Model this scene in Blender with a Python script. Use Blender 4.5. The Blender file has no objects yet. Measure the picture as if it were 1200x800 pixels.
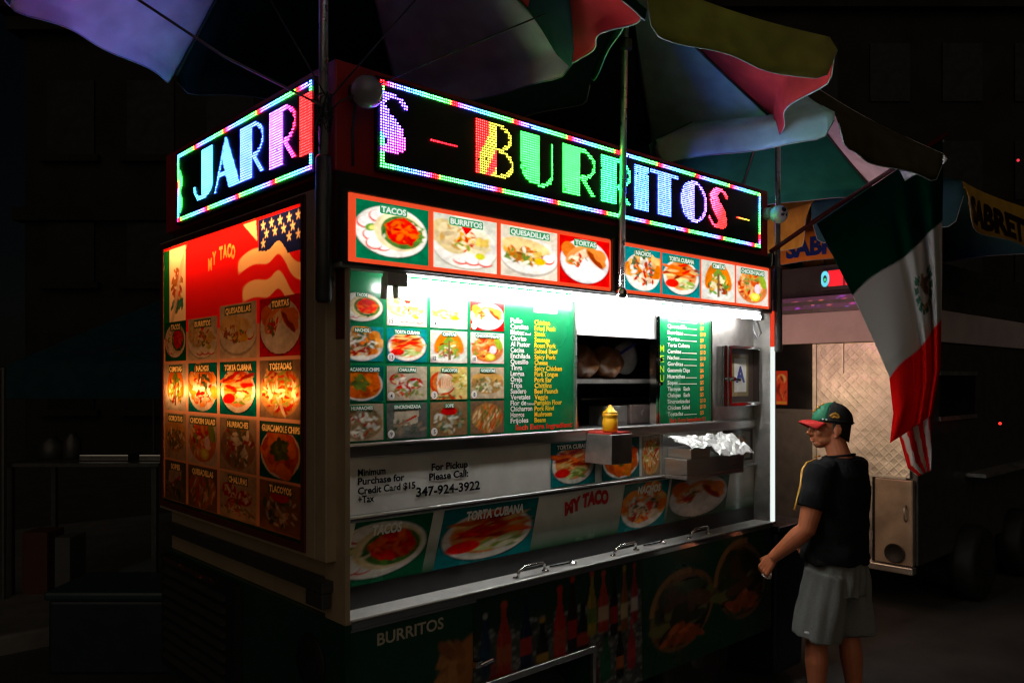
import bpy, bmesh, math, random
import numpy as np
from mathutils import Vector, Matrix

sc = bpy.context.scene
COL = sc.collection
R = math.radians

# ------------------------------------------------------------------ camera, sky, exposure
F_PX, CX, CY, CAM_H = 932.0, 600.0, 444.0, 1.84        # focal length / horizon of the photo, in its 1200 px
cam_d = bpy.data.cameras.new('camera')
cam = bpy.data.objects.new('camera', cam_d)
COL.objects.link(cam)
cam.location = (0, 0, CAM_H)
cam.rotation_euler = (R(90), 0, -math.asin(0.677))
cam_d.sensor_width = 36.0
cam_d.lens = 36.0 * F_PX / 1200.0
cam_d.shift_y = 44.0 / 1200.0
cam_d.clip_start, cam_d.clip_end = 0.05, 500
sc.camera = cam

world = bpy.data.worlds.new('World')
sc.world = world
world.use_nodes = True
wn = world.node_tree
wn.nodes.clear()
sky = wn.nodes.new('ShaderNodeTexSky')
sky.sky_type = 'NISHITA'
sky.sun_disc = False
sky.sun_elevation = R(15.0)
sky.sun_rotation = R(200)
bg = wn.nodes.new('ShaderNodeBackground')
bg.inputs['Strength'].default_value = 0.0003
wo = wn.nodes.new('ShaderNodeOutputWorld')
wn.links.new(sky.outputs[0], bg.inputs[0])
wn.links.new(bg.outputs[0], wo.inputs[0])

sun_d = bpy.data.lights.new('night_sun', 'SUN')        # the faint glow of the street behind the viewer
sun_d.energy = 0.18
sun_d.angle = R(70)
sun_d.color = (1.0, 0.80, 0.58)
sun = bpy.data.objects.new('night_sun', sun_d)
COL.objects.link(sun)
sun.location = (3, -6, 9)
sun.rotation_euler = (R(66), 0, R(-40))

sc.view_settings.view_transform = 'Standard'
sc.view_settings.look = 'None'
sc.view_settings.gamma = 1
sc.view_settings.exposure = 0
sc.view_settings.use_curve_mapping = False
sc.cycles.use_denoising = True
sc.cycles.sample_clamp_indirect = 4.0
sc.cycles.filter_width = 1.35
sc.cycles.max_bounces = 7
sc.cycles.use_light_tree = True
sc.cycles.caustics_reflective = False
sc.cycles.caustics_refractive = False

# ------------------------------------------------------------------ helpers
TUBE = 80.0          # fluorescent tube under the header
SIDE = 44.0          # tubes inside the side light boxes
LED = 56.0            # led dots
HEAD = 0.95          # backlit header signs

CAM_R = Vector((0.736, -0.677, 0))
CAM_F = Vector((0.677, 0.736, 0))


def ray(x, y):
    a = (x - CX) / F_PX
    return (0.677 + 0.736 * a, 0.736 - 0.677 * a, (CY - y) / F_PX)


def on_front(x, y, V):            # where the sight line through a photo pixel meets the plane Y = V
    d = ray(x, y); t = V / d[1]
    return d[0] * t, CAM_H + d[2] * t


def on_side(x, y, U):             # ... meets the plane X = U
    d = ray(x, y); t = U / d[0]
    return d[1] * t, CAM_H + d[2] * t


def at_depth(x, y, D):
    d = ray(x, y)
    return Vector((d[0] * D, d[1] * D, CAM_H + d[2] * D))


def lin(r, g, b):
    o = []
    for c in (r, g, b):
        c /= 255.0
        o.append(c / 12.92 if c <= 0.04045 else ((c + 0.055) / 1.055) ** 2.4)
    return tuple(o)


ORG = {}


def tag(o, label=None, cat=None, group=None, kind=None):
    if label: o['label'] = label
    if cat: o['category'] = cat
    if group: o['group'] = group
    if kind: o['kind'] = kind
    return o


def thing(name, label, cat, loc=(0, 0, 0), group=None):
    o = bpy.data.objects.new(name, None)
    COL.objects.link(o)
    o.location = loc
    o.empty_display_size = 0.1
    ORG[o.name] = Vector(loc)
    return tag(o, label, cat, group)


class MB:
    """collects simple solids in world coordinates"""
    def __init__(s):
        s.v = []; s.f = []

    def add(s, v, f):
        n = len(s.v)
        s.v += [tuple(p) for p in v]
        s.f += [tuple(i + n for i in q) for q in f]
        return s

    def box(s, x0, x1, y0, y1, z0, z1):
        v = [(x0, y0, z0), (x1, y0, z0), (x1, y1, z0), (x0, y1, z0), (x0, y0, z1), (x1, y0, z1), (x1, y1, z1), (x0, y1, z1)]
        f = [(0, 3, 2, 1), (4, 5, 6, 7), (0, 1, 5, 4), (1, 2, 6, 5), (2, 3, 7, 6), (3, 0, 4, 7)]
        return s.add(v, f)

    def tube(s, pts, rad, n=10, cap=True):
        pts = [Vector(p) for p in pts]
        m = len(pts)
        rads = rad if isinstance(rad, (list, tuple)) else [rad] * m
        v = []; f = []
        up = None
        for i, p in enumerate(pts):
            t = (pts[min(i + 1, m - 1)] - pts[max(i - 1, 0)]).normalized()
            if up is None:
                up = Vector((0, 0, 1)) if abs(t.z) < 0.9 else Vector((0, 1, 0))
            a = t.cross(up)
            if a.length < 1e-6:
                a = t.orthogonal()
            a.normalize(); b = a.cross(t).normalized(); up = b
            r = rads[i]
            rx, ry = r if isinstance(r, tuple) else (r, r)
            for k in range(n):
                w = 2 * math.pi * k / n
                v.append(p + a * rx * math.cos(w) + b * ry * math.sin(w))
        for i in range(m - 1):
            for k in range(n):
                k2 = (k + 1) % n
                f.append((i * n + k, i * n + k2, (i + 1) * n + k2, (i + 1) * n + k))
        if cap:
            f.append(tuple(range(n))[::-1]); f.append(tuple((m - 1) * n + k for k in range(n)))
        return s.add(v, f)

    def lathe(s, prof, c=(0, 0, 0), n=24, axis='z'):
        v = []; f = []
        c = Vector(c)
        for r, h in prof:
            for k in range(n):
                w = 2 * math.pi * k / n
                x, y = r * math.cos(w), r * math.sin(w)
                q = {'z': (x, y, h), 'y': (x, h, y), 'x': (h, x, y)}[axis]
                v.append(c + Vector(q))
        m = len(prof)
        for i in range(m - 1):
            for k in range(n):
                k2 = (k + 1) % n
                f.append((i * n + k, i * n + k2, (i + 1) * n + k2, (i + 1) * n + k))
        f.append(tuple(range(n))); f.append(tuple((m - 1) * n + k for k in range(n)))
        return s.add(v, f)

    def ell(s, c, r, rot=None, nu=16, nv=10):
        v = []; f = []
        c = Vector(c)
        for i in range(nv + 1):
            th = math.pi * i / nv
            for k in range(nu):
                ph = 2 * math.pi * k / nu
                p = Vector((r[0] * math.sin(th) * math.cos(ph), r[1] * math.sin(th) * math.sin(ph), r[2] * math.cos(th)))
                if rot is not None: p = rot @ p
                v.append(c + p)
        for i in range(nv):
            for k in range(nu):
                k2 = (k + 1) % nu
                f.append((i * nu + k, (i + 1) * nu + k, (i + 1) * nu + k2, i * nu + k2))
        return s.add(v, f)

    def prism(s, pts, d):          # closed polygon of 3d points pushed along d
        n = len(pts); d = Vector(d)
        v = [Vector(p) for p in pts] + [Vector(p) + d for p in pts]
        f = [tuple(range(n))[::-1], tuple(range(n, 2 * n))] + [(i, (i + 1) % n, n + (i + 1) % n, n + i) for i in range(n)]
        return s.add(v, f)

    def grid(s, fn, nu, nv):
        v = [fn(i / nu, j / nv) for j in range(nv + 1) for i in range(nu + 1)]
        f = [(j * (nu + 1) + i, j * (nu + 1) + i + 1, (j + 1) * (nu + 1) + i + 1, (j + 1) * (nu + 1) + i)
             for j in range(nv) for i in range(nu)]
        return s.add(v, f)

    def build(s, name, mat, parent=None, smooth=False, bevel=0.0, cols=None, fix=True):
        v = np.array([tuple(p) for p in s.v], dtype=np.float64)
        o3 = (v.min(0) + v.max(0)) / 2
        me = bpy.data.meshes.new(name)
        me.from_pydata((v - o3).tolist(), [], s.f)
        if fix:
            bm = bmesh.new(); bm.from_mesh(me)
            bmesh.ops.remove_doubles(bm, verts=bm.verts, dist=1e-6)
            bmesh.ops.recalc_face_normals(bm, faces=bm.faces)
            bm.to_mesh(me); bm.free()
        if cols is not None:
            a = me.attributes.new('Col', 'FLOAT_COLOR', 'POINT')
            c4 = np.ones((len(cols), 4), dtype=np.float32); c4[:, :3] = cols
            a.data.foreach_set('color', c4.ravel())
        if smooth:
            me.polygons.foreach_set('use_smooth', [True] * len(me.polygons))
        me.materials.append(mat)
        o = bpy.data.objects.new(name, me)
        COL.objects.link(o)
        place(o, Vector(o3), parent)
        if bevel:
            m = o.modifiers.new('bevel', 'BEVEL'); m.width = bevel; m.segments = 2; m.limit_method = 'ANGLE'; m.angle_limit = R(40)
        return o


def place(o, org, parent):
    ORG[o.name] = Vector(org)
    if parent is not None:
        o.parent = parent
        o.location = Vector(org) - ORG[parent.name]
    else:
        o.location = org


# ------------------------------------------------------------------ materials
def mat(name, col, rough=0.5, metal=0.0, var=0.12, scale=14, bump=0.0, bscale=60, coat=0.0, emit=None, attr=False,
        spec=0.5, trans=0.0, stretch=None, rvar=0.12, sub=0.0):
    m = bpy.data.materials.new(name)
    m.use_nodes = True
    nt = m.node_tree
    b = nt.nodes['Principled BSDF']
    tc = nt.nodes.new('ShaderNodeTexCoord')
    mp = nt.nodes.new('ShaderNodeMapping')
    nt.links.new(tc.outputs['Object'], mp.inputs[0])
    if stretch: mp.inputs['Scale'].default_value = stretch
    nz = nt.nodes.new('ShaderNodeTexNoise')
    nz.inputs['Scale'].default_value = scale
    nz.inputs['Detail'].default_value = 6
    nz.inputs['Roughness'].default_value = 0.62
    nt.links.new(mp.outputs[0], nz.inputs['Vector'])
    mr = nt.nodes.new('ShaderNodeMapRange')
    mr.inputs['From Min'].default_value = 0.28; mr.inputs['From Max'].default_value = 0.72
    mr.inputs['To Min'].default_value = 1 - var; mr.inputs['To Max'].default_value = 1 + var
    nt.links.new(nz.outputs[0], mr.inputs['Value'])
    mx = nt.nodes.new('ShaderNodeMix'); mx.data_type = 'RGBA'; mx.blend_type = 'MULTIPLY'
    mx.inputs['Factor'].default_value = 1.0
    if attr:
        at = nt.nodes.new('ShaderNodeAttribute'); at.attribute_name = 'Col'
        nt.links.new(at.outputs['Color'], mx.inputs['A'])
    else:
        mx.inputs['A'].default_value = (*col, 1)
    nt.links.new(mr.outputs[0], mx.inputs['B'])
    nt.links.new(mx.outputs['Result'], b.inputs['Base Color'])
    rr = nt.nodes.new('ShaderNodeMapRange')
    rr.inputs['From Min'].default_value = 0.25; rr.inputs['From Max'].default_value = 0.75
    rr.inputs['To Min'].default_value = max(0.02, rough - rvar); rr.inputs['To Max'].default_value = min(1, rough + rvar)
    nz2 = nt.nodes.new('ShaderNodeTexNoise'); nz2.inputs['Scale'].default_value = scale * 0.45; nz2.inputs['Detail'].default_value = 8
    nt.links.new(mp.outputs[0], nz2.inputs['Vector'])
    nt.links.new(nz2.outputs[0], rr.inputs['Value'])
    nt.links.new(rr.outputs[0], b.inputs['Roughness'])
    b.inputs['Metallic'].default_value = metal
    b.inputs['Specular IOR Level'].default_value = spec
    b.inputs['Coat Weight'].default_value = coat
    if sub:
        b.inputs['Subsurface Weight'].default_value = sub
        b.inputs['Subsurface Radius'].default_value = (0.012, 0.005, 0.003)
    if trans: b.inputs['Transmission Weight'].default_value = trans
    if bump:
        n3 = nt.nodes.new('ShaderNodeTexNoise'); n3.inputs['Scale'].default_value = bscale; n3.inputs['Detail'].default_value = 5
        nt.links.new(mp.outputs[0], n3.inputs['Vector'])
        bp = nt.nodes.new('ShaderNodeBump'); bp.inputs['Strength'].default_value = bump; bp.inputs['Distance'].default_value = 0.01
        nt.links.new(n3.outputs[0], bp.inputs['Height'])
        nt.links.new(bp.outputs[0], b.inputs['Normal'])
    if emit is not None:
        if attr: nt.links.new(mx.outputs['Result'], b.inputs['Emission Color'])
        else: b.inputs['Emission Color'].default_value = (*col, 1)
        b.inputs['Emission Strength'].default_value = emit
    return m


def emit_mat(name, col, strength, attr=False):
    m = bpy.data.materials.new(name); m.use_nodes = True
    nt = m.node_tree; nt.nodes.clear()
    e = nt.nodes.new('ShaderNodeEmission'); e.inputs[1].default_value = strength
    if attr:
        at = nt.nodes.new('ShaderNodeAttribute'); at.attribute_name = 'Col'
        nt.links.new(at.outputs['Color'], e.inputs[0])
    else:
        e.inputs[0].default_value = (*col, 1)
    o = nt.nodes.new('ShaderNodeOutputMaterial')
    nt.links.new(e.outputs[0], o.inputs[0])
    return m


def translucent_mat(name, col=None, attr=False, fac=0.5, gloss=0.0, var=0.15, scale=9):
    m = bpy.data.materials.new(name); m.use_nodes = True
    nt = m.node_tree; nt.nodes.clear()
    o = nt.nodes.new('ShaderNodeOutputMaterial')
    d = nt.nodes.new('ShaderNodeBsdfDiffuse'); t = nt.nodes.new('ShaderNodeBsdfTranslucent')
    mx = nt.nodes.new('ShaderNodeMixShader'); mx.inputs[0].default_value = fac
    if attr:
        at = nt.nodes.new('ShaderNodeAttribute'); at.attribute_name = 'Col'; src = at.outputs['Color']
    else:
        tc = nt.nodes.new('ShaderNodeTexCoord')
        nz = nt.nodes.new('ShaderNodeTexNoise'); nz.inputs['Scale'].default_value = scale; nz.inputs['Detail'].default_value = 6
        nt.links.new(tc.outputs['Object'], nz.inputs['Vector'])
        r = nt.nodes.new('ShaderNodeMapRange'); r.inputs['To Min'].default_value = 1 - var; r.inputs['To Max'].default_value = 1 + var
        r.inputs['From Min'].default_value = 0.3; r.inputs['From Max'].default_value = 0.7
        nt.links.new(nz.outputs[0], r.inputs['Value'])
        mm = nt.nodes.new('ShaderNodeMix'); mm.data_type = 'RGBA'; mm.blend_type = 'MULTIPLY'; mm.inputs['Factor'].default_value = 1
        mm.inputs['A'].default_value = (*col, 1)
        nt.links.new(r.outputs[0], mm.inputs['B']); src = mm.outputs['Result']
    if not attr:
        n3 = nt.nodes.new('ShaderNodeTexNoise'); n3.inputs['Scale'].default_value = 6; n3.inputs['Detail'].default_value = 8; n3.inputs['Distortion'].default_value = .8
        nt.links.new(tc.outputs['Object'], n3.inputs['Vector'])
        bp = nt.nodes.new('ShaderNodeBump'); bp.inputs['Strength'].default_value = .25; bp.inputs['Distance'].default_value = .015
        nt.links.new(n3.outputs[0], bp.inputs['Height'])
        nt.links.new(bp.outputs[0], d.inputs['Normal']); nt.links.new(bp.outputs[0], t.inputs['Normal'])
    nt.links.new(src, d.inputs[0]); nt.links.new(src, t.inputs[0])
    nt.links.new(d.outputs[0], mx.inputs[1]); nt.links.new(t.outputs[0], mx.inputs[2])
    out = mx.outputs[0]
    if gloss:
        g = nt.nodes.new('ShaderNodeBsdfGlossy'); g.inputs['Roughness'].default_value = 0.12
        m2 = nt.nodes.new('ShaderNodeMixShader'); m2.inputs[0].default_value = gloss
        nt.links.new(out, m2.inputs[1]); nt.links.new(g.outputs[0], m2.inputs[2]); out = m2.outputs[0]
    nt.links.new(out, o.inputs[0])
    return m


def diamond_plate(name):
    """stamped tread plate: crossed lozenges as bump, scuffs as roughness"""
    m = mat(name, (0.62, 0.60, 0.56), 0.46, 0.7, var=0.42, scale=3.5, rvar=0.16)
    nt = m.node_tree; b = nt.nodes['Principled BSDF']
    tc = nt.nodes.new('ShaderNodeTexCoord')
    hs = []
    for ang in (45, -45):
        mp = nt.nodes.new('ShaderNodeMapping'); mp.inputs['Rotation'].default_value = (R(ang), 0, 0)
        nt.links.new(tc.outputs['Object'], mp.inputs[0])
        w = nt.nodes.new('ShaderNodeTexWave'); w.bands_direction = 'Y'; w.inputs['Scale'].default_value = 6.0
        w.inputs['Distortion'].default_value = 0.25; w.inputs['Detail'].default_value = 1
        nt.links.new(mp.outputs[0], w.inputs['Vector'])
        p = nt.nodes.new('ShaderNodeMath'); p.operation = 'POWER'; p.inputs[1].default_value = 9
        nt.links.new(w.outputs['Fac'], p.inputs[0]); hs.append(p)
    mx = nt.nodes.new('ShaderNodeMath'); mx.operation = 'MAXIMUM'
    nt.links.new(hs[0].outputs[0], mx.inputs[0]); nt.links.new(hs[1].outputs[0], mx.inputs[1])
    bp = nt.nodes.new('ShaderNodeBump'); bp.inputs['Strength'].default_value = 0.20; bp.inputs['Distance'].default_value = 0.004
    nt.links.new(mx.outputs[0], bp.inputs['Height'])
    nd = nt.nodes.new('ShaderNodeTexNoise'); nd.inputs['Scale'].default_value = 5
    nt.links.new(tc.outputs['Object'], nd.inputs['Vector'])
    b2 = nt.nodes.new('ShaderNodeBump'); b2.inputs['Strength'].default_value = 0.5; b2.inputs['Distance'].default_value = 0.03
    nt.links.new(nd.outputs[0], b2.inputs['Height']); nt.links.new(bp.outputs[0], b2.inputs['Normal'])
    nt.links.new(b2.outputs[0], b.inputs['Normal'])
    return m


M = {}
M['steel'] = mat('brushed_steel', (0.66, 0.65, 0.63), 0.36, 1.0, var=0.10, scale=26, bump=0.04, bscale=40, stretch=(0.35, 1, 6))
M['trim'] = mat('satin_trim', (.50, .50, .49), .42, .8, var=.15, scale=12)
M['lip'] = mat('satin_lip', (.36, .36, .36), .55, .5, var=.15)
M['socket'] = mat('socket_plastic', (.62, .62, .60), .35, .2)
M['steel_dull'] = mat('worn_steel', (0.50, 0.49, 0.47), 0.42, 0.9, var=0.22, scale=17, bump=0.08, bscale=50)
M['steel_dark'] = mat('dark_steel', (0.09, 0.09, 0.09), 0.45, 0.6, var=0.2)
M['chrome'] = mat('chrome', (0.72, 0.72, 0.72), 0.12, 1.0, var=0.06, rvar=0.06)
M['frame'] = mat('dark_frame_paint', (0.022, 0.022, 0.022), 0.42, 0.2, var=0.25)
M['red'] = mat('red_box_paint', lin(184, 38, 40), 0.42, 0.0, var=0.14, scale=8, bump=0.03)
M['maroon'] = mat('maroon_post_paint', lin(92, 30, 26), 0.45, var=0.18)
M['beige'] = mat('beige_wall_paint', lin(176, 154, 124), 0.5, var=0.12, scale=6)
M['green'] = mat('green_body_paint', lin(14, 62, 40), 0.35, var=0.14, scale=6)
M['black'] = mat('black_rubber', (0.012, 0.012, 0.012), 0.6, var=0.3)
M['void'] = mat('dark_interior', (0.02, 0.02, 0.021), 0.7, var=0.3)
M['cream'] = mat('cream_board', (0.52, 0.52, 0.50), 0.35, var=0.06, scale=4)
M['white'] = mat('white_panel', (0.78, 0.78, 0.76), 0.3, var=0.05, scale=5)
M['print'] = mat('printed_vinyl', (1, 1, 1), 0.24, attr=True, var=0.12, scale=7, coat=0.15, rvar=0.06)
M['print_dull'] = mat('worn_printed_vinyl', (1, 1, 1), 0.30, attr=True, var=0.22, scale=9, rvar=0.1, bump=0.03, bscale=18)
M['glow_print'] = mat('backlit_print', (0, 0, 0), 0.25, attr=True, var=0.05, scale=6, emit=HEAD)
M['led'] = emit_mat('led_light', (1, 1, 1), LED, attr=True)
M['led_face'] = mat('led_face', (0.006, 0.007, 0.007), 0.5, var=0.3)
M['tube'] = emit_mat('tube_light', (1.0, 0.985, 0.95), TUBE)
M['warm_tube'] = emit_mat('warm_tube_light', (1.0, 0.38, 0.115), SIDE)
M['warm_tube_top'] = emit_mat('warm_top_tube_light', (1.0, 0.38, 0.115), SIDE * 0.62)
M['strip'] = emit_mat('strip_light', (0.93, 1.0, 0.97), 0.95)
M['header_glow'] = emit_mat('red_header_glow', lin(255, 70, 40), 0.8)  # emission imitating the red header's light on the post
M['backlit_sheet'] = translucent_mat('translucent_sheet', attr=True, fac=0.8, gloss=0.03)
M['box_inside'] = mat('box_inside', (0.05, 0.045, 0.04), 0.7)
M['glass_dark'] = mat('dark_glass', (0.008, 0.009, 0.010), 0.12, rvar=0.03)
M['pane'] = mat('unlit_pane', (0.006, 0.006, 0.007), 0.35, spec=.2)
M['pole'] = mat('galvanised_pole', (0.72, 0.74, 0.74), 0.30, 0.75, var=0.12, scale=20)
M['rope'] = mat('dark_cord', (0.05, 0.05, 0.05), 0.7)
M['wire'] = mat('pale_wire', (0.22, 0.22, 0.24), 0.5)

# ------------------------------------------------------------------ the setting: ground
gm = MB()
gm.grid(lambda i, j: (-45 + 130 * i, -45 + 130 * j, 0.0), 1, 1)
M['asphalt'] = mat('asphalt', (0.055, 0.052, 0.050), 0.72, var=0.35, scale=3.0, bump=0.5, bscale=90, rvar=0.16)
g = gm.build('ground', M['asphalt']); tag(g, 'dark worn asphalt street', 'ground', kind='structure')
M['walk'] = mat('concrete_pavement', (0.14, 0.135, 0.13), 0.8, var=0.3, scale=5, bump=0.3, bscale=70)
g = MB().box(-40, 80, 6.2, 10.5, -0.05, 0.13).build('pavement', M['walk'], bevel=0.02)
tag(g, 'raised concrete pavement behind the carts', 'pavement', kind='structure')

# ------------------------------------------------------------------ printing: pictures and lettering
_tx = {}


def text_shape(s, off=0.0):
    """outline of a line of lettering as 2d triangles/faces, left edge 0, baseline 0, cap height 1"""
    key = (s, off)
    if key in _tx: return _tx[key]
    cu = bpy.data.curves.new('lettering', 'FONT')
    cu.body = s; cu.size = 1.0; cu.offset = off; cu.resolution_u = 3
    o = bpy.data.objects.new('lettering', cu); COL.objects.link(o)
    dg = bpy.context.evaluated_depsgraph_get()
    me = bpy.data.meshes.new_from_object(o.evaluated_get(dg))
    v = np.array([tuple(p.co)[:2] for p in me.vertices]) if len(me.vertices) else np.zeros((0, 2))
    f = [tuple(p.vertices) for p in me.polygons]
    bpy.data.objects.remove(o); bpy.data.curves.remove(cu); bpy.data.meshes.remove(me)
    v = v / 0.72
    _tx[key] = (v, f)
    return _tx[key]


class Print:
    """flat printed sheets: grids of coloured points plus lettering, in a frame of right / up / normal vectors"""
    def __init__(s, origin, right, up, normal):
        s.o, s.r, s.u, s.n = (np.array(a, dtype=float) for a in (origin, right, up, normal))
        s.v = []; s.f = []; s.c = []; s.k = 0

    def _w(s, a, d):
        a = np.asarray(a, dtype=float)
        return s.o + a[:, :1] * s.r + a[:, 1:2] * s.u + d * s.n

    def grid(s, s0, t0, s1, t1, img, d=0.0, shear=0.0, mask=None):
        ny, nx = img.shape[:2]
        X, Y = np.meshgrid(np.linspace(s0, s1, nx), np.linspace(t0, t1, ny))
        X = X + shear * (Y - t0)
        s.v.append(s._w(np.stack([X.ravel(), Y.ravel()], 1), d)); s.c.append(img.reshape(-1, 3))
        idx = np.arange(nx * ny).reshape(ny, nx) + s.k
        q = np.stack([idx[:-1, :-1], idx[:-1, 1:], idx[1:, 1:], idx[1:, :-1]], -1)
        if mask is not None:
            q = q[mask(X[:-1, :-1], Y[:-1, :-1])]
        s.f += q.reshape(-1, 4).tolist()
        s.k += nx * ny
        return s

    def poly(s, pts, col, d=0.0):
        s.v.append(s._w(pts, d)); s.c.append(np.tile(col, (len(pts), 1)))
        s.f.append(list(range(s.k, s.k + len(pts)))); s.k += len(pts)
        return s

    def rect(s, s0, t0, s1, t1, col, d=0.0):
        return s.poly([(s0, t0), (s1, t0), (s1, t1), (s0, t1)], col, d)

    def disc(s, cx, cy, r, col, d=0.0, n=20):
        return s.poly([(cx + r * math.cos(2 * math.pi * k / n), cy + r * math.sin(2 * math.pi * k / n)) for k in range(n)], col, d)

    def round_rect(s, s0, t0, s1, t1, col, d=0.0, r=0.006):
        pts = []
        for cx, cy, a in ((s1 - r, t1 - r, 0), (s0 + r, t1 - r, 90), (s0 + r, t0 + r, 180), (s1 - r, t0 + r, 270)):
            for k in range(4):
                w = R(a + 30 * k); pts.append((cx + r * math.cos(w), cy + r * math.sin(w)))
        return s.poly(pts, col, d)

    def text(s, st, x, y, h, col, d=0.002, w=None, off=0.02, align='l', shear=0.0, arc=0.0, rot=0.0):
        v, f = text_shape(st, off)
        if len(v) == 0: return s
        v = v.copy()
        x0, x1 = v[:, 0].min(), v[:, 0].max()
        v[:, 0] -= x0
        sx = h if w is None else w / (x1 - x0)
        tw = (x1 - x0) * sx
        v[:, 0] *= sx; v[:, 1] *= h
        v[:, 0] += {'l': 0, 'c': -tw / 2, 'r': -tw}[align]
        if arc:
            v[:, 1] += arc * (1 - (2 * v[:, 0] / tw) ** 2) if align == 'c' else 0
        v[:, 0] += shear * v[:, 1]
        if rot:
            c_, s_ = math.cos(rot), math.sin(rot)
            v = np.stack([v[:, 0] * c_ - v[:, 1] * s_, v[:, 0] * s_ + v[:, 1] * c_], 1)
        v[:, 0] += x; v[:, 1] += y
        s.v.append(s._w(v, d)); s.c.append(np.tile(col, (len(v), 1)))
        s.f += [[i + s.k for i in q] for q in f]
        s.k += len(v)
        return s

    def build(s, name, m, parent=None):
        v = np.concatenate(s.v); c = np.concatenate(s.c)
        mb = MB(); mb.v = v; mb.f = s.f
        o = mb.build(name, m, parent, cols=c, fix=False)
        return o


class Art:
    """a small painted picture (numpy), y up, unit square"""
    def __init__(s, nx, ny, bg, seed=0):
        s.nx, s.ny = nx, ny
        s.im = np.tile(np.array(bg, dtype=float), (ny, nx, 1))
        s.X, s.Y = np.meshgrid((np.arange(nx) + 0.5) / nx, (np.arange(ny) + 0.5) / ny)
        s.rng = random.Random(seed)
        s.e = 1.2 / nx

    def mixin(s, a, col):
        a = np.clip(a, 0, 1)[..., None]
        s.im = s.im * (1 - a) + np.array(col) * a
        return s

    def ell(s, cx, cy, rx, ry, col, rot=0, soft=1.0):
        c_, s_ = math.cos(rot), math.sin(rot)
        dx, dy = s.X - cx, s.Y - cy
        a, b = (dx * c_ + dy * s_) / rx, (-dx * s_ + dy * c_) / ry
        d = np.sqrt(a * a + b * b)
        return s.mixin((1 - d) * min(rx, ry) / (s.e * soft) + 0.5, col)

    def ring(s, cx, cy, rx, ry, w, col, a0=-9, a1=9):
        dx, dy = (s.X - cx) / rx, (s.Y - cy) / ry
        d = np.sqrt(dx * dx + dy * dy); ang = np.arctan2(dy, dx)
        m = (w / 2 - np.abs(d - 1) * min(rx, ry)) / s.e + 0.5
        m[(ang < a0) | (ang > a1)] = 0
        return s.mixin(m, col)

    def rect(s, x0, y0, x1, y1, col):
        m = np.minimum(np.minimum(s.X - x0, x1 - s.X), np.minimum(s.Y - y0, y1 - s.Y)) / s.e + 0.5
        return s.mixin(m, col)

    def poly(s, pts, col):
        n = len(pts); ins = np.zeros(s.X.shape, bool)
        for i in range(n):
            (xa, ya), (xb, yb) = pts[i], pts[(i + 1) % n]
            if ya == yb: continue
            c = ((ya > s.Y) != (yb > s.Y)) & (s.X < (xb - xa) * (s.Y - ya) / (yb - ya) + xa)
            ins ^= c
        return s.mixin(ins.astype(float), col)

    def scatter(s, n, cx, cy, rx, ry, cols, size=0.05, asp=2.2, rot=None, spread=3.14):
        for _ in range(n):
            a = s.rng.uniform(0, 6.28); q = math.sqrt(s.rng.random())
            z = size * s.rng.uniform(0.5, 1.3)
            c = s.rng.choice(cols); k = s.rng.uniform(0.75, 1.2)
            s.ell(cx + rx * q * math.cos(a), cy + ry * q * math.sin(a), z * asp ** 0.5, z / asp ** 0.5, [min(1, x * k) for x in c],
                  rot=(rot if rot is not None else 0) + s.rng.uniform(-spread, spread))
        return s

    def text(s, st, x, y, h, w, col, off=0.02):
        v, f = text_shape(st, off)
        if len(v) == 0: return s
        v = v.copy(); v[:, 0] -= v[:, 0].min(); v[:, 0] *= w / v[:, 0].max(); v[:, 1] *= h
        v[:, 0] += x; v[:, 1] += y
        m = np.zeros(s.X.shape)
        for q in f:
            p = v[list(q)]
            x0, x1, y0, y1 = p[:, 0].min(), p[:, 0].max(), p[:, 1].min(), p[:, 1].max()
            i0, i1 = max(0, int(x0 * s.nx) - 1), min(s.nx, int(x1 * s.nx) + 2)
            j0, j1 = max(0, int(y0 * s.ny) - 1), min(s.ny, int(y1 * s.ny) + 2)
            if i1 <= i0 or j1 <= j0: continue
            ins = np.zeros((j1 - j0, i1 - i0), bool); XX, YY = s.X[j0:j1, i0:i1], s.Y[j0:j1, i0:i1]
            for i in range(len(p)):
                (xa, ya), (xb, yb) = p[i], p[(i + 1) % len(p)]
                if ya == yb: continue
                ins ^= ((ya > YY) != (yb > YY)) & (XX < (xb - xa) * (YY - ya) / (yb - ya) + xa)
            m[j0:j1, i0:i1] = np.maximum(m[j0:j1, i0:i1], ins)
        return s.mixin(m, col)


L = lin
PLATE, CREAM = L(232, 226, 216), L(226, 205, 165)
LETT, TOMATO, ORANGE, BROWN = L(96, 140, 60), L(205, 52, 32), L(222, 120, 50), L(120, 70, 36)
DKGREEN, TEAL, RED, LGREY = L(20, 96, 64), L(20, 118, 120), L(196, 36, 34), L(205, 202, 194)
DARKBIT = L(70, 60, 30)


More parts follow.
